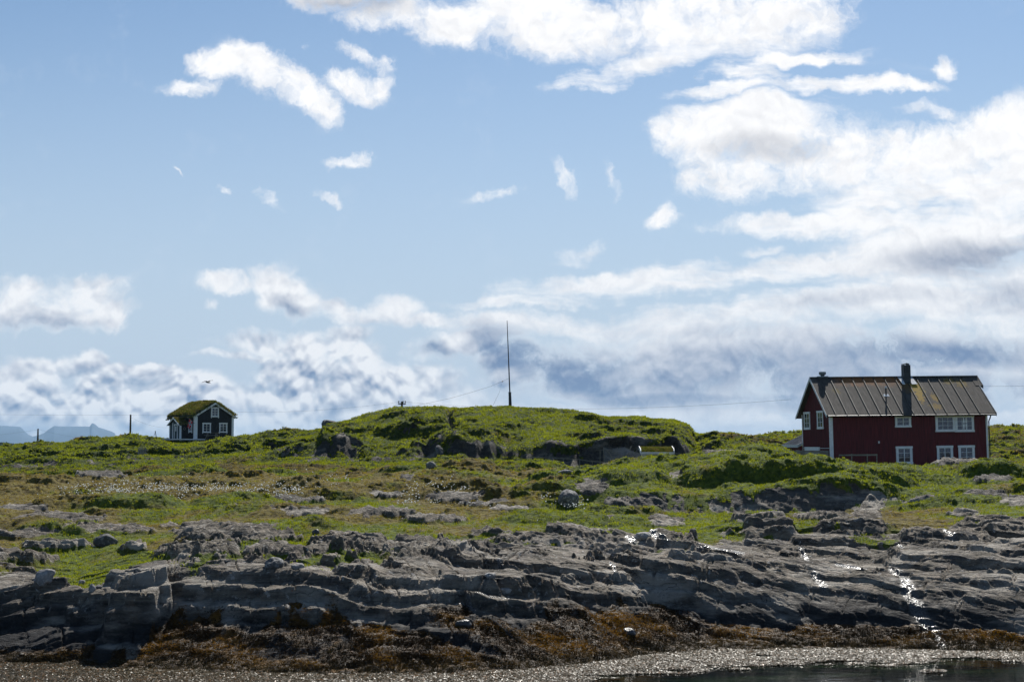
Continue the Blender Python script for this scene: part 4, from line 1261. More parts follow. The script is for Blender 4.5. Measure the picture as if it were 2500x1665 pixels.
    b = MB(); b.poly_prism([Vector(fr(ro + .302, wq)) + Vector((0, 0, .06)), Vector(fr(ro + .302, D / 2)) + Vector((0, 0, .06)), Vector(fr(ro + .302, D / 2)) - Vector((0, 0, .22)), Vector(fr(ro + .302, wq)) - Vector((0, 0, .24))], (.05, 0, 0)); b.build('barge_board', M_DARK, root)
    # windows of the long front
    def fp(a, b, o): return Vector((a, -.022 - o, b))
    def rect(x0_, y0_, x1_, y1_):
        p = frame_pick(M, x0_, y1_, 1, -.04); q = frame_pick(M, x1_, y0_, 1, -.04)
        return p.x, q.x, p.z, q.z
    a0, a1, b0, b1 = rect(2186, 1014.8, 2223.5, 1043.4)
    window(root, a0, a1, b0, min(b1, wt - .05), fp, .14, (2, 2))
    a0, a1, b0, b1 = rect(2284.7, 1013, 2330.5, 1054.2)
    w1 = window(root, a0, a1, b0, min(b1, wt - .02), fp, .16, (3, 3), split='grid')
    a0, a1, b0, b1 = rect(2332.6, 1013, 2376.8, 1054.6)
    w2 = window(root, a0, a1, b0, min(b1, wt - .02), fp, .16, (3, 3), split='grid')
    # white shapes on the right-hand pane stand for daylight seen through the house
    am = (a0 + a1) / 2; lt = MB(); bt = min(b1, wt - .02) - .2; bb = b0 + .2
    for (u0, u1) in ((am - .14, am + .02), (am + .08, am + .20)):
        m_ = (u0 + u1) / 2
        lt.poly_prism([fp(m_ - .03, bt, .0135), fp(m_ + .03, bt, .0135), fp(u1, (bt + bb) / 2 + .04, .0135), fp(u0, (bt + bb) / 2 + .04, .0135)], (0, -.002, 0))
        lt.poly_prism([fp(u0, (bt + bb) / 2 - .04, .0135), fp(u1, (bt + bb) / 2 - .04, .0135), fp(m_ + .03, bb, .0135), fp(m_ - .03, bb, .0135)], (0, -.002, 0))
    lt.build('daylight_lattice', M_PANE, w2)
    for r_ in ((2188.7, 1089, 2226.8, 1133.2), (2288.4, 1087.4, 2325.8, 1133), (2341, 1086.6, 2378.7, 1132.5)):
        a0, a1, b0, b1 = rect(*r_)
        window(root, a0, a1, b0, b1, fp, .17, (2, 3))
    # windows of the gable
    def gp(a, b, o): return Vector((-.024 - o, a, b))
    def rectg(x0_, y0_, x1_, y1_):
        p = frame_pick(M, x0_, y1_, 0, -.04); q = frame_pick(M, x1_, y0_, 0, -.04)
        return min(p.y, q.y), max(p.y, q.y), (p.z + 0), (q.z + 0)
    for r_ in ((1963.7, 1005, 1976.6, 1049), (1995.8, 1002, 2009, 1047.5)):
        a0, a1, b0, b1 = rectg(*r_)
        window(root, a0, a1, b0, b1, gp, .15, (2, 3))
    a0, a1, b0, b1 = rectg(1966, 1091, 2000.5, 1112)
    window(root, a0, a1, b0, b1, gp, .34, (4, 2))
    # chimney with curved cowl
    p = frame_pick(M, 2216.5, 936, 1, D / 2 - .75); u = p.x
    ch = MB(); ch.box(u - .28, u + .28, D / 2 - .72, D / 2 - .12, rv - .9, rv + .95); ch.build('chimney', M_CHIM, root)
    chn = root.children[-1]
    fl = MB(); fl.poly_prism([(u - .62, D / 2 - .06, rv + .0), (u - .285, D / 2 - .06, rv + .0), (u - .285, D / 2 - .9, rv - .66), (u - .5, D / 2 - .9, rv - .66)], (0, -.02, .03)); fl.build('flashing', M_WHITE2, root); fl = MB()
    fl.poly_prism([(u + .285, D / 2 - .06, rv + .0), (u + .62, D / 2 - .06, rv + .0), (u + .75, D / 2 - .9, rv - .66), (u + .285, D / 2 - .9, rv - .66)], (0, -.02, .03)); fl.build('flashing', M_WHITE2, root)
    cw_ = MB()
    for (sx) in (-.20, .20):
        cw_.box(u + sx - .03, u + sx + .03, D / 2 - .6, D / 2 - .05, rv + .95, rv + 1.02)
    pts = [(u - .25, rv + 1.00), (u - .20, rv + 1.08), (u, rv + 1.12), (u + .20, rv + 1.08), (u + .25, rv + 1.00), (u + .22, rv + .99), (u, rv + 1.08), (u - .22, rv + .99)]
    cw_.poly_prism([(a, D / 2 - .62, b) for a, b in pts], (0, .6, 0)); cw_.build('cowl', M_ZINC, chn)
    # ventilator at the left end of the ridge
    p = frame_pick(M, 2008, 918, 1, D / 2); u = p.x
    v = MB(); v.box(u - .42, u + .42, D / 2 - .18, D / 2 + .2, rv, rv + .12)
    v.lathe((u, D / 2, rv + .12), [(.15, 0), (.15, .05), (.27, .14), (.29, .15), (.29, .34), (.27, .36), (.02, .37)], 14); v.build('ventilator', M_ZINC, root)
    # vent pipe in the front slope
    p = frame_pick(M, 2163, 973, 1, 1.6); u = p.x; w_ = 1.55; z_ = fr(0, w_)[2]
    v = MB(); v.lathe((u, w_, z_ - .1), [(.06, 0), (.06, .66)], 10); v.build('vent_pipe', M_DARK, root)
    vp = root.children[-1]
    v = MB(); v.lathe((u, w_, z_ + .56), [(.085, 0), (.085, .12), (.05, .16)], 10); v.build('cap', M_WHITE, vp)
    v = MB(); v.poly_prism([(u - .25, w_ - .12, z_ - .12), (u + .25, w_ - .12, z_ - .12), (u + .2, w_ + .08, z_ + .07), (u - .2, w_ + .08, z_ + .07)], (0, -.01, .03)); v.build('flashing', M_WHITE, vp)
    v = MB(); p = frame_pick(M, 2145.6, 1079.5, 1, -.05); v.box(p.x - .05, p.x + .05, -.10, -.02, p.z - .09, p.z + .09); v.build('wall_vent', M_WHITE, root)
    # lean-to at the far corner
    lw = MB(); lw.box(-.25, 3.0, D + .002, 11.0, -.8, 1.98); lw.build('lean_to', M_RED, root)
    ln = root.children[-1]
    s_ = .46
    lr = MB(); lr.hexa([(-.48, 6.95, 1.98), (3, 6.95, 1.98 + 3.48 * s_), (3, 11.3, 1.98 + 3.48 * s_), (-.48, 11.3, 1.98), (-.48, 6.95, 2.08), (3, 6.95, 2.08 + 3.48 * s_), (3, 11.3, 2.08 + 3.48 * s_), (-.48, 11.3, 2.08)])
    for q in range(12):
        y = 7.0 + q * .385
        lr.bar((-.48, y, 2.10), (3, y, 2.10 + 3.48 * s_), .04, .05)
    lr.build('lean_to_roof', M_ZINC, ln)
    lf = MB(); lf.box(-.53, -.482, 6.93, 11.32, 1.86, 2.10); lf.poly_prism([(-.48, 6.947, 2.12), (0, 6.947, 2.34), (0, 6.947, 2.1), (-.48, 6.947, 1.88)], (0, -.03, 0)); lf.build('fascia', M_WHITE2, ln)
    wn = MB(); wn.box(-.30, -.252, 7.2, 8.1, .6, 1.62); wn.build('window', M_WHITE, ln)
    return root


_cache = {}


def simple_cache(k):
    if k not in _cache:
        _cache[k] = simple('roof_rib_zinc', (.060, .055, .048), .6, .3, 3)
    return _cache[k]


red_house()


# ------------------------------------------------------------------ sod, used on two roofs
def sod_blades(name, parent, pts_fn, n, size, width, seed, dry=.5):
    rg = np.random.default_rng(seed)
    P = np.array([pts_fn(rg.random(), rg.random()) for _ in range(n)])
    hue = rg.random((n, 1)); pt = sstep(-.25, .3, fbm(P[:, 0] * 1.6, P[:, 1] * 1.6 + P[:, 2], 3, seed))[:, None]
    c = (np.array([.070, .098, .014]) * (1 - hue) + np.array([.16, .18, .03]) * hue) * (1 - pt) + (np.array([.12, .10, .032]) * (1 - hue) + np.array([.29, .25, .095]) * hue) * pt
    o = blades(name, P, np.full(n, size), np.full(n, width), c, 7, leaf_mat_cache(), np.full(n, size * .8), .8, seed=seed)
    o.parent = parent
    return o


def leaf_mat_cache():
    if 'leaf' not in _cache:
        _cache['leaf'] = leaf_material('sod_blades', .28, .8, .05)
    return _cache['leaf']


# ------------------------------------------------------------------ the black turf-roofed cabin
def black_cabin():
    Yc = 187.0
    x0 = (476.6 - CX) / F * Yc
    M = Matrix.Translation((x0, Yc, 6.92)) @ Matrix.Rotation(R(42.0), 4, 'Z')
    root = empty('cabin', M, 'small black wooden cabin with grass-covered roof and white corner boards', 'cabin')
    W, L = 5.8, 6.5
    ev, rv, ov = 2.86, 4.72, .30
    sl = (rv - ev) / (W / 2 + ov)
    wt = ev + sl * ov - .1
    wall = MB(); wall.poly_prism([(0, 0, -.7), (W, 0, -.7), (W, 0, wt), (W / 2, 0, rv - .12), (0, 0, wt)], (0, L, 0))
    k = .1
    while k < W:
        wall.box(k, k + .045, -.02, .001, -.7, wt + sl * min(k, W - k) - .05); k += .22
    k = .1
    while k < L:
        wall.box(-.02, .001, k, k + .045, -.7, wt - .03); k += .22
    wall.build('wall', M_BLACK, root)
    for bx_ in ((-.05, .40, -.05, -.022), (W - .27, W + .05, -.05, -.022)):
        c = MB(); c.box(bx_[0], bx_[1], bx_[2], bx_[3], -.7, wt - .02)
        if bx_[0] < 0: c.box(-.05, -.022, -.022, .22, -.7, wt - .02)
        c.build('corner_board', M_WHITE, root)
    c = MB(); c.box(-.05, -.022, L - .25, L + .05, -.7, wt - .02); c.build('corner_board', M_WHITE, root)
    # roof boards and turf
    y0, y1 = -.22, L + .3
    rb = MB()
    rb.hexa([(-ov, y0, ev - .08), (W / 2, y0, rv - .08), (W / 2, y1, rv - .08), (-ov, y1, ev - .08), (-ov, y0, ev), (W / 2, y0, rv), (W / 2, y1, rv), (-ov, y1, ev)])
    rb.hexa([(W / 2 + .002, y0, rv - .08), (W + ov, y0, ev - .08), (W + ov, y1, ev - .08), (W / 2 + .002, y1, rv - .08), (W / 2 + .002, y0, rv), (W + ov, y0, ev), (W + ov, y1, ev), (W / 2 + .002, y1, rv)])
    rb.build('roof', M_DARK, root)
    rf = root.children[-1]
    # turf: a lumpy skin over both slopes
    nu, nv = 44, 40
    us = np.linspace(-ov - .12, W + ov + .12, nu); vs_ = np.linspace(y0 - .02, y1 + .12, nv)
    Ug, Vg = np.meshgrid(us, vs_, indexing='ij')
    ridge = rv - sl * np.abs(Ug - W / 2)
    edge = np.minimum(np.minimum(Ug - us[0], us[-1] - Ug), np.minimum(Vg - vs_[0], vs_[-1] - Vg))
    rd = np.clip(edge / .28, 0, 1) ** .5
    drop = -.16 * sstep(W / 2 - .3, 0, 0) + 0
    nzz = fbm(Ug * .9 + 4, Vg * .9, 4, 901) * .16 + fbm(Ug * 3, Vg * 3, 3, 903) * .06
    droop = .25 * np.clip((Vg - (L - 1.6)) / 1.8, 0, 1) ** 2
    Tg = ridge + rd * (.40 + nzz) - .05 - droop - .12 * np.exp(-((Ug - W / 2) / .5) ** 2)
    top = np.stack([Ug, Vg, Tg], -1).reshape(-1, 3)
    ii, jj = np.meshgrid(np.arange(nu - 1), np.arange(nv - 1), indexing='ij'); a = ii * nv + jj
    q = np.stack([a, a + nv, a + nv + 1, a + 1], -1).reshape(-1, 4)
    bot = top.copy(); bot[:, 2] = (ridge - .02 - droop).reshape(-1)
    nb = len(top)
    rim = [i * nv for i in range(nu)] + [(nu - 1) * nv + j for j in range(1, nv)] + [i * nv + nv - 1 for i in range(nu - 2, -1, -1)] + [j for j in range(nv - 2, 0, -1)]
    rq = [[rim[k], rim[(k + 1) % len(rim)], rim[(k + 1) % len(rim)] + nb, rim[k] + nb] for k in range(len(rim))]
    o = np_mesh('turf', np.concatenate([top, bot]), np.concatenate([q, q[:, ::-1] + nb, np.array(rq)]), [M_SOIL], smooth=True, quads=True)
    o.parent = rf
    def tp(a_, b_):
        u = us[0] + (us[-1] - us[0]) * a_; v = vs_[0] + (vs_[-1] - vs_[0]) * b_
        i = min(nu - 1, int(a_ * (nu - 1) + .5)); j = min(nv - 1, int(b_ * (nv - 1) + .5))
        return (u, v, Tg[i, j] + .02)
    b = sod_blades('grass', rf, tp, 5200, .27, .05, 31); b['kind'] = 'stuff'
    # barge boards of the front gable
    for s in (1, -1):
        e_ = Vector((W / 2 - s * (W / 2 + ov + .03), y0 - .03, ev - .02)); p_ = Vector((W / 2, y0 - .03, rv + .0))
        c = MB(); c.poly_prism([e_ + Vector((0, 0, .07)), p_ + Vector((0, 0, .07)), p_ - Vector((0, 0, .20)), e_ - Vector((0, 0, .17))], (0, -.03, 0))
        c.build('barge_board', M_WHITE, root)
    c = MB(); c.box(-ov - .08, -ov - .05, y0, y1, ev - .14, ev + .06); c.build('eave_board', M_DARK, root)
    c = MB(); c.box(W / 2 - .25, W / 2 + .15, 2.1, 2.6, rv - .1, rv + .40); c.box(W / 2 - .30, W / 2 + .20, 2.05, 2.65, rv + .40, rv + .46); c.build('chimney', M_BRICK, root)

    def fp(a_, b_, o_): return Vector((a_, -.022 - o_, b_))
    def rect(x0_, y0_, x1_, y1_):
        p = frame_pick(M, x0_, y1_, 1, -.03); q = frame_pick(M, x1_, y0_, 1, -.03)
        return p.x, q.x, p.z, q.z
    for r_ in ((515.3, 994.3, 534.3, 1018), (494.2, 1032.2, 514.8, 1056), (535, 1032.2, 554.8, 1056)):
        a0, a1, b0, b1 = rect(*r_)
        window(root, a0, a1, b0, b1, fp, .13, (2, 3), feet=True)
    def gp(a_, b_, o_): return Vector((-.022 - o_, a_, b_))
    window(root, .58, 1.50, .85, 2.05, gp, .14, (2, 2), feet=True)
    # porch with its own little gable
    p0, pw0, pw1 = -1.2, 1.6, 4.5
    pe, pp = 1.86, 2.72
    m_ = (pw0 + pw1) / 2
    pc = MB(); pc.poly_prism([(p0, pw0, -.3), (p0, pw1, -.3), (p0, pw1, pe), (p0, m_, pp - .06), (p0, pw0, pe)], (1.2, 0, 0))
    pc.build('porch', M_SLATE, root)
    pr = root.children[-1]
    side = MB(); side.box(p0 + .0, -.001, pw0 - .02, pw0 - .001, -.3, pe - .02); side.build('porch_side', M_BLACK, pr)
    for s in (1, -1):
        e_ = Vector((0, m_ - s * (m_ - pw0 + .22), pe - .13)); p_ = Vector((0, m_, pp))
        r_ = MB()
        off = Vector((p0 - .28, 0, 0))
        n_up = Vector((0, 0, .10))
        r_.hexa([e_ + off, e_ + Vector((.3, 0, 0)), p_ + Vector((.3, 0, 0)), p_ + off, e_ + off + n_up, e_ + Vector((.3, 0, 0)) + n_up, p_ + Vector((.3, 0, 0)) + n_up, p_ + off + n_up])
        r_.build('porch_roof', M_SOIL, pr)
        c = MB(); c.poly_prism([e_ + off + Vector((0, 0, .10)), p_ + off + Vector((0, 0, .10)), p_ + off - Vector((0, 0, .08)), e_ + off - Vector((0, 0, .08))], (-.03, 0, 0)); c.build('barge_board', M_WHITE, pr)
    b = sod_blades('porch_grass', pr, lambda a_, b_: (p0 - .2 + 1.5 * a_, m_ - (m_ - pw0 + .2) * b_, pp + .12 - (pp - pe + .13) * b_), 420, .14, .05, 37); b['kind'] = 'stuff'
    for (a_, b_) in ((pw0 - .03, pw0 + .14), (pw1 - .14, pw1 + .03), (3.55, 3.66)):
        c = MB(); c.box(p0 - .04, p0 - .001, a_, b_, -.3, pe - .04 if b_ < 3.5 or a_ > 4 else 2.1); c.build('corner_board', M_WHITE, pr)
    c = MB(); c.box(p0 + .002, p0 + .14, pw0 - .05, pw0 - .021, -.3, pe - .04); c.build('corner_board', M_WHITE, pr)
    d = MB(); d.box(p0 - .04, p0 - .002, 2.30, 2.42, 0, 1.80); d.box(p0 - .04, p0 - .002, 3.10, 3.22, 0, 1.80); d.box(p0 - .045, p0 - .002, 2.26, 3.26, 1.80, 1.92); d.build('door_frame', M_WHITE, pr)
    d = MB(); d.box(p0 - .022, p0 - .001, 2.42, 3.10, 0, 1.80); d.build('door', M_SLATE, pr)
    dr = pr.children[-1]
    d = MB(); d.box(p0 - .030, p0 - .024, 2.66, 2.86, 1.0, 1.66); d.build('pane', M_PANE, dr)
    # wreath on the porch side, lamp beside the door
    wr = MB(); ring = [(-.62 + .0, pw0 - .045, 1.32)]
    cs = [Vector((-.62 + .13 * math.cos(2 * math.pi * k / 14), pw0 - .05, 1.32 + .17 * math.sin(2 * math.pi * k / 14))) for k in range(15)]
    wr.tube(cs, .035, 6); wr.build('wreath', M_WOOD, pr)
    # deck
    dk = MB(); dk.box(-2.5, 1.0, -1.0, 5.4, -.12, -.03); dk.build('deck', M_WHITE2, root)
    dkk = root.children[-1]
    f = MB(); f.box(-2.53, 1.03, -1.03, -1.001, -.16, -.02); f.box(-2.53, -2.501, -1.001, 5.4, -.16, -.02); f.build('deck_edge', M_WHITE, dkk)
    for (a_, b_) in ((-2.4, -.9), (-1.2, -.9), (0, -.9), (.9, -.9), (-2.4, 1.2), (-2.4, 3.2), (-2.4, 5.2)):
        f = MB(); f.box(a_ - .06, a_ + .06, b_ - .06, b_ + .06, -1.0, -.121); f.build('deck_post', M_WOOD, dkk)
    return M


MC = black_cabin()


def flag():
    Yf = 185.6
    a = at(475.3, 1033.7, Yf + .6); b = at(461.1, 1021.4, Yf - .3)
    root = empty('flag', a, 'red flag with blue and white cross on a slanting pole at the cabin corner', 'flag')
    p = MB(); p.tube([Vector((0, 0, 0)), b - a], [.03, .022], 6); p.build('flag_pole', M_WOOD, root)
    mats = [simple('flag_red', (.50, .02, .035), .8, .1), simple('flag_white', (.72, .72, .74), .8, .05), simple('flag_blue', (.02, .035, .16), .8, .1)]
    us = [0, 3, 6, 7, 9, 10, 13, 16, 19, 22]; vs = [0, 3, 6, 7, 9, 10, 13, 16]
    h0 = b + (a - b) * .10; h1 = b + (a - b) * .66
    fly = at(457.0, 1042.0, Yf - .4) - h0
    verts, faces, mi = [], [], []
    for u in us:
        for v in vs:
            t = u / 22
            p_ = h0 + (h1 - h0) * (v / 16) * (1 - .32 * t) + fly * t + Vector((0, .07 * math.sin(u * .7 + v * .2), -.10 * math.sin(math.pi * t)))
            verts.append(p_ - a)
    nv = len(vs)
    for i in range(len(us) - 1):
        for j in range(nv - 1):
            uc = (us[i] + us[i + 1]) / 2; vc = (vs[j] + vs[j + 1]) / 2
            blue = 7 < uc < 9 or 7 < vc < 9
            white = 6 < uc < 10 or 6 < vc < 10
            mi.append(2 if blue else 1 if white else 0)
            faces.append((i * nv + j, (i + 1) * nv + j, (i + 1) * nv + j + 1, i * nv + j + 1))
    n0 = len(verts)
    verts += [v_ + Vector((0, -.01, 0)) for v_ in verts]
    faces += [tuple(n0 + k for k in reversed(f)) for f in faces]; mi += mi
    me = bpy.data.meshes.new('cloth'); me.from_pydata([tuple(v_) for v_ in verts], [], faces)
    for m in mats: me.materials.append(m)
    me.polygons.foreach_set('material_index', mi)
    o = bpy.data.objects.new('cloth', me); COL.objects.link(o); o.parent = root


flag()


def picnic_table():
    p = MC @ Vector((1.6, -1.7, 0))
    g = ground_at(p.x / p.y * F + CX, p.y)
    zb = at(505, 1070.5, p.y).z
    root = empty('picnic_table', Matrix.Translation((p.x, p.y, zb)) @ Matrix.Rotation(R(0), 4, 'Z'), 'grey wooden picnic table with fixed benches in front of the black cabin', 'picnic table')
    t = MB()
    for k in range(5): t.box(-.85, .85, -.37 + k * .15, -.24 + k * .15, .70, .745)
    t.build('tabletop', M_WOOD, root)
    for s in (-1, 1):
        t = MB()
        t.box(-.85, .85, s * .72 - .13, s * .72 + .13, .42, .46); t.build('bench', M_WOOD, root)
    for x in (-.55, .55):
        for s in (-1, 1):
            t = MB(); t.bar((x, s * .25, .70), (x + .18 * (1 if x > 0 else -1), s * .75, -.25), .09, .045); t.build('leg', M_WOOD, root)
        t = MB(); t.box(x - .02, x + .02, -.85, .85, .33, .42); t.build('crossbar', M_WOOD, root)


picnic_table()


# ------------------------------------------------------------------ mast, poles and wires
def mast():
    Y = 148.0
    a = at(1246, 993, Y); b = at(1238, 783, Y)
    g = ground_at(1246, Y); a.z = g.z
    root = empty('mast', a, 'tall thin radio mast standing on the crest of the grassy hill', 'mast')
    d = b - a
    k = (992 - 958) / (992 - 783)
    m = MB(); m.tube([Vector((0, 0, -.3)), d * k], [.17, .14], 10); m.tube([d * k, d * k + Vector((0, 0, .05))], [.18, .18], 10); m.build('mast_base', M_DARK, root)
    m = MB(); m.tube([d * k, d * .45, d * .8, d], [.070, .060, .045, .030], 8); m.build('pole', M_DARK, root)
    tp = at(1243.3, 923, Y) - a
    pts = [tp]
    for (px, py) in ((1226.7, 931), (1195, 944), (1150, 958), (1100, 972), (1060, 981), (1010, 991)):
        pts.append(at(px, py, Y + (1243 - px) * .03) - a)
    m = MB(); m.tube(pts, .011, 5); m.build('guy_wire', M_WIRE, root)
    m = MB(); m.tube([pts[1], at(1218, 960, Y) - a, at(1201, 995, Y) - a], .010, 5); m.build('guy_wire', M_WIRE, root)
    m = MB(); m.lathe(pts[1] - Vector((0, 0, .06)), [(.02, 0), (.07, .03), (.07, .09), (.02, .12)], 8); m.build('insulator', M_DARK, root)


mast()


def utility_pole(px, ptop, Y, label, group='wooden line poles on the skyline', r=.14, arm=False):
    g = ground_at(px, Y); t = at(px, ptop, Y)
    root = empty('utility_pole', g, label, 'utility pole', group)
    h = t.z - g.z
    m = MB(); m.tube([(0, 0, -.3), (0, 0, h)], [r, r * .75], 8); m.build('pole', M_POLE, root)
    if arm:
        m = MB(); m.box(-.42, .42, -.06, .06, h - .32, h - .20); m.build('crossarm', M_POLE, root)
        for x in (-.36, 0.12, .36):
            m = MB(); m.lathe((x, 0, h - .20), [(.02, 0), (.03, .08), (.055, .10), (.055, .24), (.02, .27)], 8); m.build('insulator', M_DARK, root)
    return Vector((t.x, t.y, t.z))


P1 = utility_pole(320, 1012, 184, 'tall bare wooden pole on the grass ridge left of the black cabin')
P2 = utility_pole(95, 1046.5, 205, 'short wooden pole at the far left in front of the blue mountain')
P3 = utility_pole(981.5, 980, 156, 'pole top with crossarm and insulators peeping over the middle hill', arm=True)


def wire(a, b, sag, label, r=.007, group='thin overhead wires'):
    a, b = Vector(a), Vector(b)
    m = MB(); n = 14
    m.tube([a.lerp(b, k / n) - Vector((0, 0, 4 * sag * (k / n) * (1 - k / n))) - a for k in range(n + 1)], r, 5)
    o = m.build('overhead_wire', M_WIRE); o.location = a
    tag(o, label, 'wire', group)


wire(at(-260, 1006, 184), P1 - Vector((0, 0, .05)), .15, 'overhead wire running from the left edge to the tall bare pole')
wire(P1 - Vector((0, 0, .05)), at(417, 1013, 190), .05, 'overhead wire from the tall bare pole towards the turf roof')
wire(P1 - Vector((0, 0, .35)), MC @ Vector((-.3, 6.5, 1.5)), .35, 'lower wire drooping from the tall bare pole to the cabin porch')
wire(at(-260, 1072, 205), P2 - Vector((0, 0, .1)), .5, 'wire rising from the left edge to the short pole by the mountains')
wire(P2 - Vector((0, 0, .1)), at(320, 1070, 186), .6, 'wire drooping from the short pole down behind the grass ridge')
wire(at(578, 1005.5, 187), P3 - Vector((0, 0, .02)), .4, 'wire between the black cabin and the crossarm pole')
wire(P3 + Vector((.1, 0, -.02)), at(1932, 975, 118), .8, 'long wire from the crossarm pole past the mast to the red house', .008)
wire(at(2399, 943, 115), at(2760, 928, 125), .15, 'wire leaving the right gable of the red house', .008)


def tripod():
    g = ground_pick(381, 1069, 150); g = ground_at(381, min(g.y, 184)); t = at(381, 1053, g.y)
    root = empty('tripod', g, 'small dark three-legged stand on the ridge left of the cabin', 'stand')
    h = t.z - g.z
    for (x, y) in ((-.32, -.1), (.10, .25), (.28, -.2)):
        m = MB(); m.bar((x, y, -.05), (0, 0, h), .045); m.build('leg', M_DARK, root)
    m = MB(); m.box(-.06, .06, -.05, .05, h - .05, h + .05); m.build('head', M_DARK, root)


tripod()


def pallet():
    g = ground_pick(346, 1111, 110)
    g = at(346, 1112, g.y - 1.2)
    s = g.y / F
    w, h = 21 * s, 19 * s
    root = empty('pallet', Matrix.Translation(g) @ Matrix.Rotation(R(-8), 4, 'Z') @ Matrix.Rotation(R(-10), 4, 'X'), 'weathered grey wooden pallet standing upright in the grass', 'pallet')
    for k in range(5):
        m = MB(); x = -w / 2 + k * w / 5; m.box(x + .02, x + w / 5 - .03, 0, .03, -.3, h * (1 + .04 * ((k * 7) % 3))); m.build('slat', M_WOOD, root)
    for z in (.15, h - .25):
        m = MB(); m.box(-w / 2 - .05, w / 2 + .08, .031, .10, z, z + .10); m.build('crossbar', M_WOOD, root)


pallet()


# ------------------------------------------------------------------ turf-roofed shelter, frame, nets, rails
def shelter():
    Y = 111.5
    s = Y / F
    a = at(1564, 1109, Y); b = at(1647, 1109, Y)
    g = ground_at(1605, Y + .8)
    root = empty('shelter', Vector((a.x, Y, g.z)), 'low white shelter with moss and turf roof behind the grassy mound', 'shelter')
    W = b.x - a.x; H = a.z - g.z
    f = MB(); f.box(0, W, 0, .05, H, H + .17); f.build('fascia', M_WHITE, root)
    hb = at(1600, 1090, Y + 1.5).z - g.z - .12
    for x in (0, W - .05):
        m = MB(); m.poly_prism([(x, .051, H + .03), (x, .10, H + .30), (x, .35, H + .46), (x, 1.6, hb + .16), (x, 1.6, hb - .08)], (.05, 0, 0)); m.build('barge_board', M_WHITE, root)
    m = MB(); m.hexa([(.052, .052, H + .02), (W - .052, .052, H + .02), (W - .052, 1.6, hb - .06), (.052, 1.6, hb - .06), (.052, .052, H + .16), (W - .052, .052, H + .16), (W - .052, 1.6, hb + .06), (.052, 1.6, hb + .06)])
    m.build('roof', M_SOIL, root)
    rf = root.children[-1]
    o = sod_blades('turf', rf, lambda u, v: (.1 + (W - .2) * u, .08 + 1.5 * v, H + .15 + (hb - H - .1) * v + .12 * math.sin(math.pi * v)), 900, .13, .035, 41); o['kind'] = 'stuff'
    for x in (.25, W - .40):
        m = MB(); m.box(x, x + .13, .10, .22, -.4, H - .001); m.build('post', M_WHITE2, root)
    m = MB(); m.box(.15, W - .15, 1.3, 1.4, -.4, H + .05); m.box(.15, .22, .3, 1.29, -.4, H); m.box(W - .22, W - .15, .3, 1.29, -.4, H); m.build('wall', M_WHITE2, root)
    # the bare frame that stands round it
    a2 = at(1534, 1107, Y - .3); b2 = at(1660, 1107, Y - .3)
    for nm, pa, pb, lb in (('l', a2, b2, ''),):
        r2 = empty('frame', Vector((pa.x, pa.y, g.z)), 'bare grey pipe frame standing around the turf-roofed shelter', 'frame')
        h = pa.z - g.z; w = pb.x - pa.x
        m = MB(); m.bar((0, 0, h), (w, 0, h), .045); m.build('top_bar', M_WOOD, r2)
        for x in (0, w):
            m = MB(); m.bar((x, 0, -.4), (x, 0, h - .024), .045); m.build('post', M_WOOD, r2)


shelter()


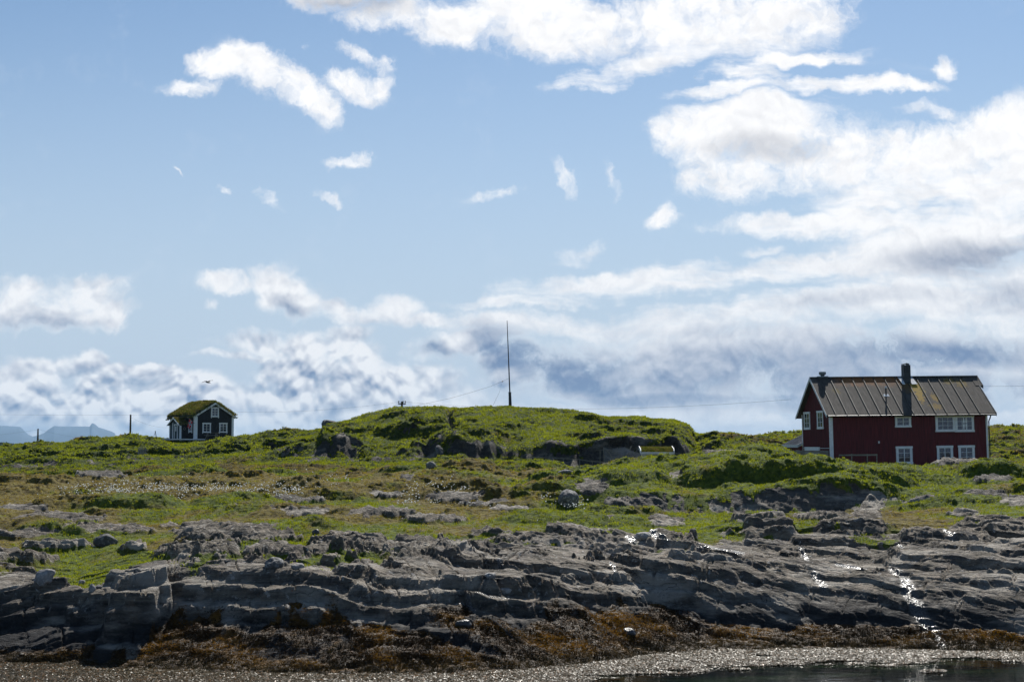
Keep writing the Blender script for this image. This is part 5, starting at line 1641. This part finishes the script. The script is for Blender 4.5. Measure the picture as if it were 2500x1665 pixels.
def netting():
    Y = 115.0
    def pt(px, py, dy=0): return at(px, py, Y + dy)
    g = ground_at(1475, Y)
    o0 = Vector((pt(1475, 1100).x, Y, g.z))
    root = empty('net_enclosure', o0, 'sagging dark net hung on thin grey posts below the crag', 'net')
    def P(px, py, dy=0): return pt(px, py, dy) - o0
    for (a, b) in (((1473, 1092), (1475, 1128)), ((1481, 1098), (1501, 1126)), ((1534, 1106), (1516, 1126)), ((1542, 1088), (1537, 1098)), ((1465, 1098), (1465, 1128))):
        m = MB(); m.bar(P(*a), P(*b), .05); m.build('post', M_WOOD, root)
    m = MB()
    for pts in (((1440, 1100), (1475, 1098), (1508, 1098)), ((1473, 1093), (1490, 1101), (1512, 1110), (1525, 1115)), ((1524, 1091), (1536, 1098), (1550, 1104), (1563, 1107))):
        m.tube([P(*q) for q in pts], .014, 5)
    m.build('rope', M_WOOD, root)
    # net: a hanging sheet of fine cords
    m = MB()
    top = [(1473, 1093), (1490, 1096), (1510, 1094), (1524, 1091), (1540, 1100), (1563, 1107)]
    bot = [(1475, 1126), (1492, 1124), (1508, 1121), (1520, 1120), (1540, 1119), (1563, 1117)]
    tx = [q[0] for q in top]
    def lerp_(arr, t):
        k = min(int(t * (len(arr) - 1)), len(arr) - 2); f = t * (len(arr) - 1) - k
        return (arr[k][0] * (1 - f) + arr[k + 1][0] * f, arr[k][1] * (1 - f) + arr[k + 1][1] * f)
    for k in range(49):
        t = k / 48; m.bar(P(*lerp_(top, t)), P(*lerp_(bot, t), .15), .010)
    for k in range(14):
        f = k / 13
        pr = None
        for q in range(13):
            t = q / 12; A_, B_ = lerp_(top, t), lerp_(bot, t)
            c = P(A_[0] * (1 - f) + B_[0] * f, A_[1] * (1 - f) + B_[1] * f, .15 * f)
            if pr is not None: m.bar(pr, c, .010)
            pr = c
    m.build('net', simple('net_cord', (.30, .33, .40), .8, .1), root)
    # handrail lower down
    Yr = 117.0
    q = [(1288, 1115), (1350, 1117.5), (1415, 1121), (1430, 1124), (1460, 1127), (1502, 1129)]
    g = ground_at(1400, Yr)
    o1 = Vector((at(1288, 1115, Yr).x, Yr, g.z))
    r2 = empty('handrail', o1, 'long thin grey handrail on posts at the foot of the crag', 'handrail')
    m = MB()
    for a, b in zip(q[:-1], q[1:]): m.bar(at(*a, Yr) - o1, at(*b, Yr) - o1, .055)
    m.build('rail', M_WOOD, r2)
    for px in (1290, 1340, 1376, 1415, 1446, 1465, 1495):
        py = float(np.interp(px, [c[0] for c in q], [c[1] for c in q]))
        t = at(px, py, Yr); gg = ground_at(px, Yr)
        m = MB(); m.bar(Vector((t.x, Yr, t.z - .03)) - o1, Vector((t.x, Yr, min(gg.z, t.z - .4) - .2)) - o1, .05); m.build('post', M_WOOD, r2)


netting()


def plank_fence():
    Y = 111.0
    a = at(1934, 1099.5, Y); b = at(2023, 1099.0, Y)
    zb = 3.7
    root = empty('plank_fence', Vector((a.x, Y, zb)), 'grey plank fence below the left gable of the red house', 'fence')
    W = b.x - a.x; H = a.z - zb
    for k in range(8):
        z1 = H - k * .20
        if z1 < .2: break
        m = MB(); m.box(0, W, 0, .03, z1 - .185, z1 - .004 * (k % 3)); m.build('plank', M_WOOD, root)
    for x in (.05, W / 2, W - .15):
        m = MB(); m.box(x, x + .1, .031, .13, -.2, H - .05); m.build('post', M_WOOD, root)
    Y = 109.6
    a = at(2048, 1111, Y); b = at(2142, 1110, Y)
    g = ground_at(2095, Y)
    r2 = empty('wooden_rail', Vector((a.x, Y, g.z)), 'broken grey wooden rail in front of the red wall', 'rail')
    h = a.z - g.z; W = b.x - a.x
    m = MB(); m.bar((0, 0, h), (W, 0, h + .02), .06, .12); m.build('rail', M_WOOD, r2)
    for x in (1.0, 2.2, W - .03):
        m = MB(); m.bar((x, .065, -.3), (x, .065, h + .1), .07); m.build('post', M_WOOD, r2)


plank_fence()


# ------------------------------------------------------------------ boulders
def boulder_mat(name, base, lich, k=.6, wet=False):
    m, n, out = new_mat(name)
    tc = n.n('ShaderNodeTexCoord'); P = tc.outputs['Object']
    p = n.n('ShaderNodeBsdfPrincipled')
    c = n.mix(n.smooth(n.noise(P, 3.5, 8, .7), .35, .65), tuple(x * .5 for x in base), base)
    c = n.mix(n.smooth(n.noise(P, 7, 8, .72), .52, .62, 0, k), c, lich)
    n.link(c, p.inputs['Base Color']); p.inputs['Roughness'].default_value = .35 if wet else .9
    b = n.n('ShaderNodeBump'); b.inputs['Strength'].default_value = .9; b.inputs['Distance'].default_value = .05
    n.link(n.noise(P, 6, 9, .7), b.inputs['Height']); n.link(b.outputs[0], p.inputs['Normal'])
    n.link(p.outputs[0], out.inputs[0])
    return m


B_GREY = boulder_mat('grey_boulder', (.14, .14, .14), (.42, .42, .40))
B_PALE = boulder_mat('pale_boulder', (.30, .29, .28), (.50, .49, .47), .4)
B_DARK = boulder_mat('dark_boulder', (.05, .05, .052), (.10, .10, .10), .3, True)
B_MOSS = boulder_mat('mossy_rock', (.085, .075, .045), (.15, .14, .05), .6)
B_CRAG = boulder_mat('crag_rock', (.105, .105, .105), (.25, .25, .24), .5)


def boulder(px, py, wpx, hpx, seed, mat, label, ylo=40, Y=None, depth=.8, square=0.0, name='boulder', sink=.25, group=None):
    g = ground_pick(px, py, ylo) if Y is None else ground_at(px, Y)
    s = g.y / F
    rx, rz, ry = wpx * s / 2, hpx * s * .62, wpx * s / 2 * depth
    bm = bmesh.new()
    bmesh.ops.create_icosphere(bm, subdivisions=4, radius=1.0)
    off = Vector((seed * 3.7, seed * 1.3, seed * 2.1))
    for v in bm.verts:
        d = v.co.normalized()
        if square: d = Vector([math.copysign(abs(c) ** (1 - square), c) for c in d])
        k = 1 + .26 * mnoise.noise(d * 1.3 + off) + .13 * mnoise.noise(d * 3 + off) + .06 * mnoise.noise(d * 7 + off) + .03 * mnoise.noise(d * 15 + off)
        # a few flat fracture planes
        for q in range(4):
            nrm = Vector((mnoise.noise(off + Vector((q * 5.1, 0, 0))), mnoise.noise(off + Vector((0, q * 4.3, 0))), mnoise.noise(off + Vector((0, 0, q * 6.7))) + .15)).normalized()
            dd = (d * k).dot(nrm)
            if dd > .82: k *= .82 / dd * .6 + .4
        v.co = Vector((d.x * k * rx, d.y * k * ry, d.z * k * rz))
    me = bpy.data.meshes.new(name); bm.to_mesh(me); bm.free()
    me.polygons.foreach_set('use_smooth', [True] * len(me.polygons))
    me.materials.append(mat)
    o = bpy.data.objects.new(name, me); COL.objects.link(o)
    o.location = (g.x, g.y + ry * .5, g.z + rz * (1 - sink * 2))
    o.rotation_euler = (0, 0, seed * 1.7)
    tag(o, label, 'boulder', group)
    return o


boulder(1388, 1235, 66, 44, 1, B_GREY, 'big grey lichen-speckled boulder among white cotton grass in the middle', 60, depth=.7)
boulder(1382, 1158, 40, 12, 2, B_GREY, 'flat grey boulder in the grass just below the handrail', 70, depth=.5)
boulder(1053, 1143, 30, 17, 3, B_GREY, 'small grey boulder in the grass below the cleft of the hill', 70)
boulder(255, 1333, 54, 32, 4, B_CRAG, 'dark rounded boulder lying in green grass at the left', 50)
boulder(770, 1306, 20, 16, 5, B_DARK, 'small dark stone standing alone above the middle rock slabs', 50)
boulder(1571, 1319, 52, 18, 6, B_PALE, 'smooth pale boulder lying in grass below the right crag', 50, depth=.6)
boulder(104, 1441, 48, 34, 7, B_PALE, 'pale squarish block perched on the left shore rocks', 42, square=.35)
boulder(666, 1518, 54, 28, 8, B_GREY, 'rounded grey boulder wedged in a dark gap above the seaweed', 42, Y=None)
boulder(1534, 1562, 40, 18, 9, B_DARK, 'dark rough block sticking out of the orange seaweed', 42, square=.1, sink=.5)
boulder(1197, 1572, 40, 14, 10, B_PALE, 'flat white slab lying in the seaweed near the middle', 42, depth=.5, square=.3)
boulder(1237, 1562, 46, 16, 11, B_PALE, 'pair-like pale cracked slab just above the flat white one', 42, depth=.5, square=.3)
boulder(724, 1584, 38, 15, 12, B_PALE, 'pale pointed stone in the brown seaweed left of centre', 42)
boulder(1131, 1633, 40, 18, 13, B_DARK, 'dark low stone at the edge of the floating weed', 40)
boulder(198, 1428, 20, 14, 14, B_PALE, 'small pale stone in the grass patch near the left blocks', 42)
boulder(224, 1466, 18, 18, 15, B_PALE, 'small upright stone where the left grass patch meets the rocks', 42)
boulder(334, 1407, 26, 12, 16, B_GREY, 'small grey stone at the right edge of the left grass patch', 42)
boulder(240, 1437, 18, 8, 17, B_GREY, 'tiny flat stone near the bottom of the left grass patch', 42)
boulder(804, 1062, 44, 24, 18, B_CRAG, 'dark rounded knob of rock on the left shoulder of the hill', 120, Y=143, depth=.9, name='rock_knob', sink=.62)
boulder(762, 1068, 24, 14, 19, B_CRAG, 'small dark rock left of the knob on the skyline', 120, Y=170)
boulder(780, 1066, 16, 10, 20, B_CRAG, 'smallest dark rock beside the knob on the skyline', 120, Y=168)
boulder(735, 1062, 14, 10, 27, B_CRAG, 'tiny dark rock on the ridge left of the hill', 120, Y=175)
boulder(1072, 1106, 34, 40, 21, B_CRAG, 'tall pale-edged rock at the left foot of the dark crag', 110, Y=121, depth=.6)
boulder(2070, 1135, 100, 20, 24, B_MOSS, 'low rounded rock mound in front of the red wall', 95, Y=106, depth=.5)
boulder(2290, 1133, 80, 15, 25, B_MOSS, 'low heathery rock in front of the lower right windows', 95, Y=106, depth=.5)
boulder(2370, 1140, 80, 12, 26, B_MOSS, 'flat grey rock in the grass below the right corner of the red house', 90, Y=104, depth=.5)


# ------------------------------------------------------------------ birds
def gull(px, py, Y, wpx, label, seed=0):
    c = at(px, py, Y); s = wpx * Y / F
    root = empty('seagull', c, label, 'bird')
    root.rotation_euler = (0, 0, R(10))
    n = 10
    prof = [(-.50, .005), (-.42, .03), (-.2, .075), (0, .09), (.16, .075), (.26, .045), (.33, .05), (.39, .035), (.45, .008)]
    m = MB()
    m.tube([Vector((x * s * .62, 0, -.10 * x * s)) for x, r in prof], [r * s * .9 for x, r in prof], 10)
    m.build('body', B_DARK, root, smooth=True)
    for k, pts in enumerate(([(.02, 0, .05), (-.22, -.25, .15), (-.62, -.5, -.02)], [(.05, .0, .05), (.14, .3, .22), (.5, .6, .26)])):
        m = MB()
        P_ = [Vector(q) * s for q in pts]
        ch = [.20 * s, .16 * s, .02 * s]
        vs = []
        for q, c_ in zip(P_, ch):
            vs += [q + Vector((c_ / 2, 0, 0)), q - Vector((c_ / 2, 0, 0)), q - Vector((c_ / 2, 0, .03 * s)), q + Vector((c_ / 2, 0, -.03 * s))]
        fs = []
        for i in range(2):
            for j in range(4): fs.append((i * 4 + j, i * 4 + (j + 1) % 4, (i + 1) * 4 + (j + 1) % 4, (i + 1) * 4 + j))
        fs += [(3, 2, 1, 0), (8, 9, 10, 11)]
        m._add(vs, fs)
        m.build('wing', B_GREY, root)


gull(508, 933.5, 120, 23, 'gull gliding with spread wings above the black cabin')
gull(1697, 190, 300, 4, 'tiny distant bird high in front of the big white cloud')


# ------------------------------------------------------------------ far land
def far_land():
    def ridge(name, Y, prof, depth, mat, zb=-2.0, seed=0):
        xs = np.linspace(prof[0][0], prof[-1][0], 160)
        py = np.interp(xs, [p[0] for p in prof], [p[1] for p in prof])
        rows = []
        for k in range(9):
            t = k / 8
            f = math.sin(math.pi * t) ** .8 if 0 < t < 1 else 0
            Yk = Y + depth * (t - .5)
            h = (HOR - py) / F * Y * f + (EYE * f)
            h = h * (1 + .06 * fbm(xs * .05 + seed, xs * 0 + k * .7, 4, seed)) if 0 < f < .99 else h
            rows.append(np.stack([(xs - CX) / F * Yk, np.full_like(xs, Yk), h + (zb if f == 0 else 0)], -1))
        v = np.array(rows).reshape(-1, 3); n = len(xs)
        ii, jj = np.meshgrid(np.arange(8), np.arange(n - 1), indexing='ij'); a = ii * n + jj
        q = np.stack([a, a + 1, a + n + 1, a + n], -1).reshape(-1, 4)
        o = np_mesh(name, v, q, [mat], smooth=True, quads=True)
        tag(o, kind='structure')
        return o
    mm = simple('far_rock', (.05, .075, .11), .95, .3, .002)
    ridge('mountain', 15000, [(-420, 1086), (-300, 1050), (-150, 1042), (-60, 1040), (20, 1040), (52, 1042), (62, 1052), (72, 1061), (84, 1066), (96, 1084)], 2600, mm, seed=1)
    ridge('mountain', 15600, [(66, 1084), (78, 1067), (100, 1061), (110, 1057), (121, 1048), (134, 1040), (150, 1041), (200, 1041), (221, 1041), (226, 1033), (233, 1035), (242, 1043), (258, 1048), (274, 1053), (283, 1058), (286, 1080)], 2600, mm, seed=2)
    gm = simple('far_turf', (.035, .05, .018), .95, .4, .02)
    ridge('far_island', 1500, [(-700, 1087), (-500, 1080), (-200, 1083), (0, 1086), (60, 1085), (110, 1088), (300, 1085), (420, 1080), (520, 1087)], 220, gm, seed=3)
    # trees on the island: read as one dark mass
    rg = np.random.default_rng(77)
    N = 2600
    px = rg.uniform(-700, 118, N); Yk = rg.uniform(1440, 1560, N)
    z = (HOR - 1086) / F * 1500 + EYE * .7 + rg.uniform(-1.5, 1.6, N) + 1.0 * np.sin(px * .11)
    P = np.stack([(px - CX) / F * Yk, Yk, z], -1)
    c = np.array([.020, .034, .016]) * rg.uniform(.6, 1.4, (N, 1))
    o = blades('distant_wood', P, np.full(N, 2.6), np.full(N, 1.3), c, 10, leaf_material('wood_leaves', .3), np.full(N, 2.6), .9, seed=9)
    tag(o, 'low dark wood on the far island at the left edge', 'trees', kind='stuff')


far_land()


# ------------------------------------------------------------------ air
def haze():
    m, n, out = new_mat('air')
    v = n.n('ShaderNodeVolumePrincipled')
    v.inputs['Color'].default_value = (.42, .70, 1.0, 1)
    v.inputs['Density'].default_value = HAZE
    v.inputs['Anisotropy'].default_value = 0.0
    n.link(v.outputs[0], out.inputs['Volume'])
    b = MB(); b.box(-9700, 9700, -9700, 20200, -6, 262)
    o = b.build('haze', m)
    tag(o, 'thin blue summer haze over the sea and the far mountains', 'haze', kind='stuff')


HAZE = 4.6e-5
haze()
SC.cycles.max_bounces = 6
SC.cycles.volume_bounces = 0
SC.cycles.transparent_max_bounces = 6
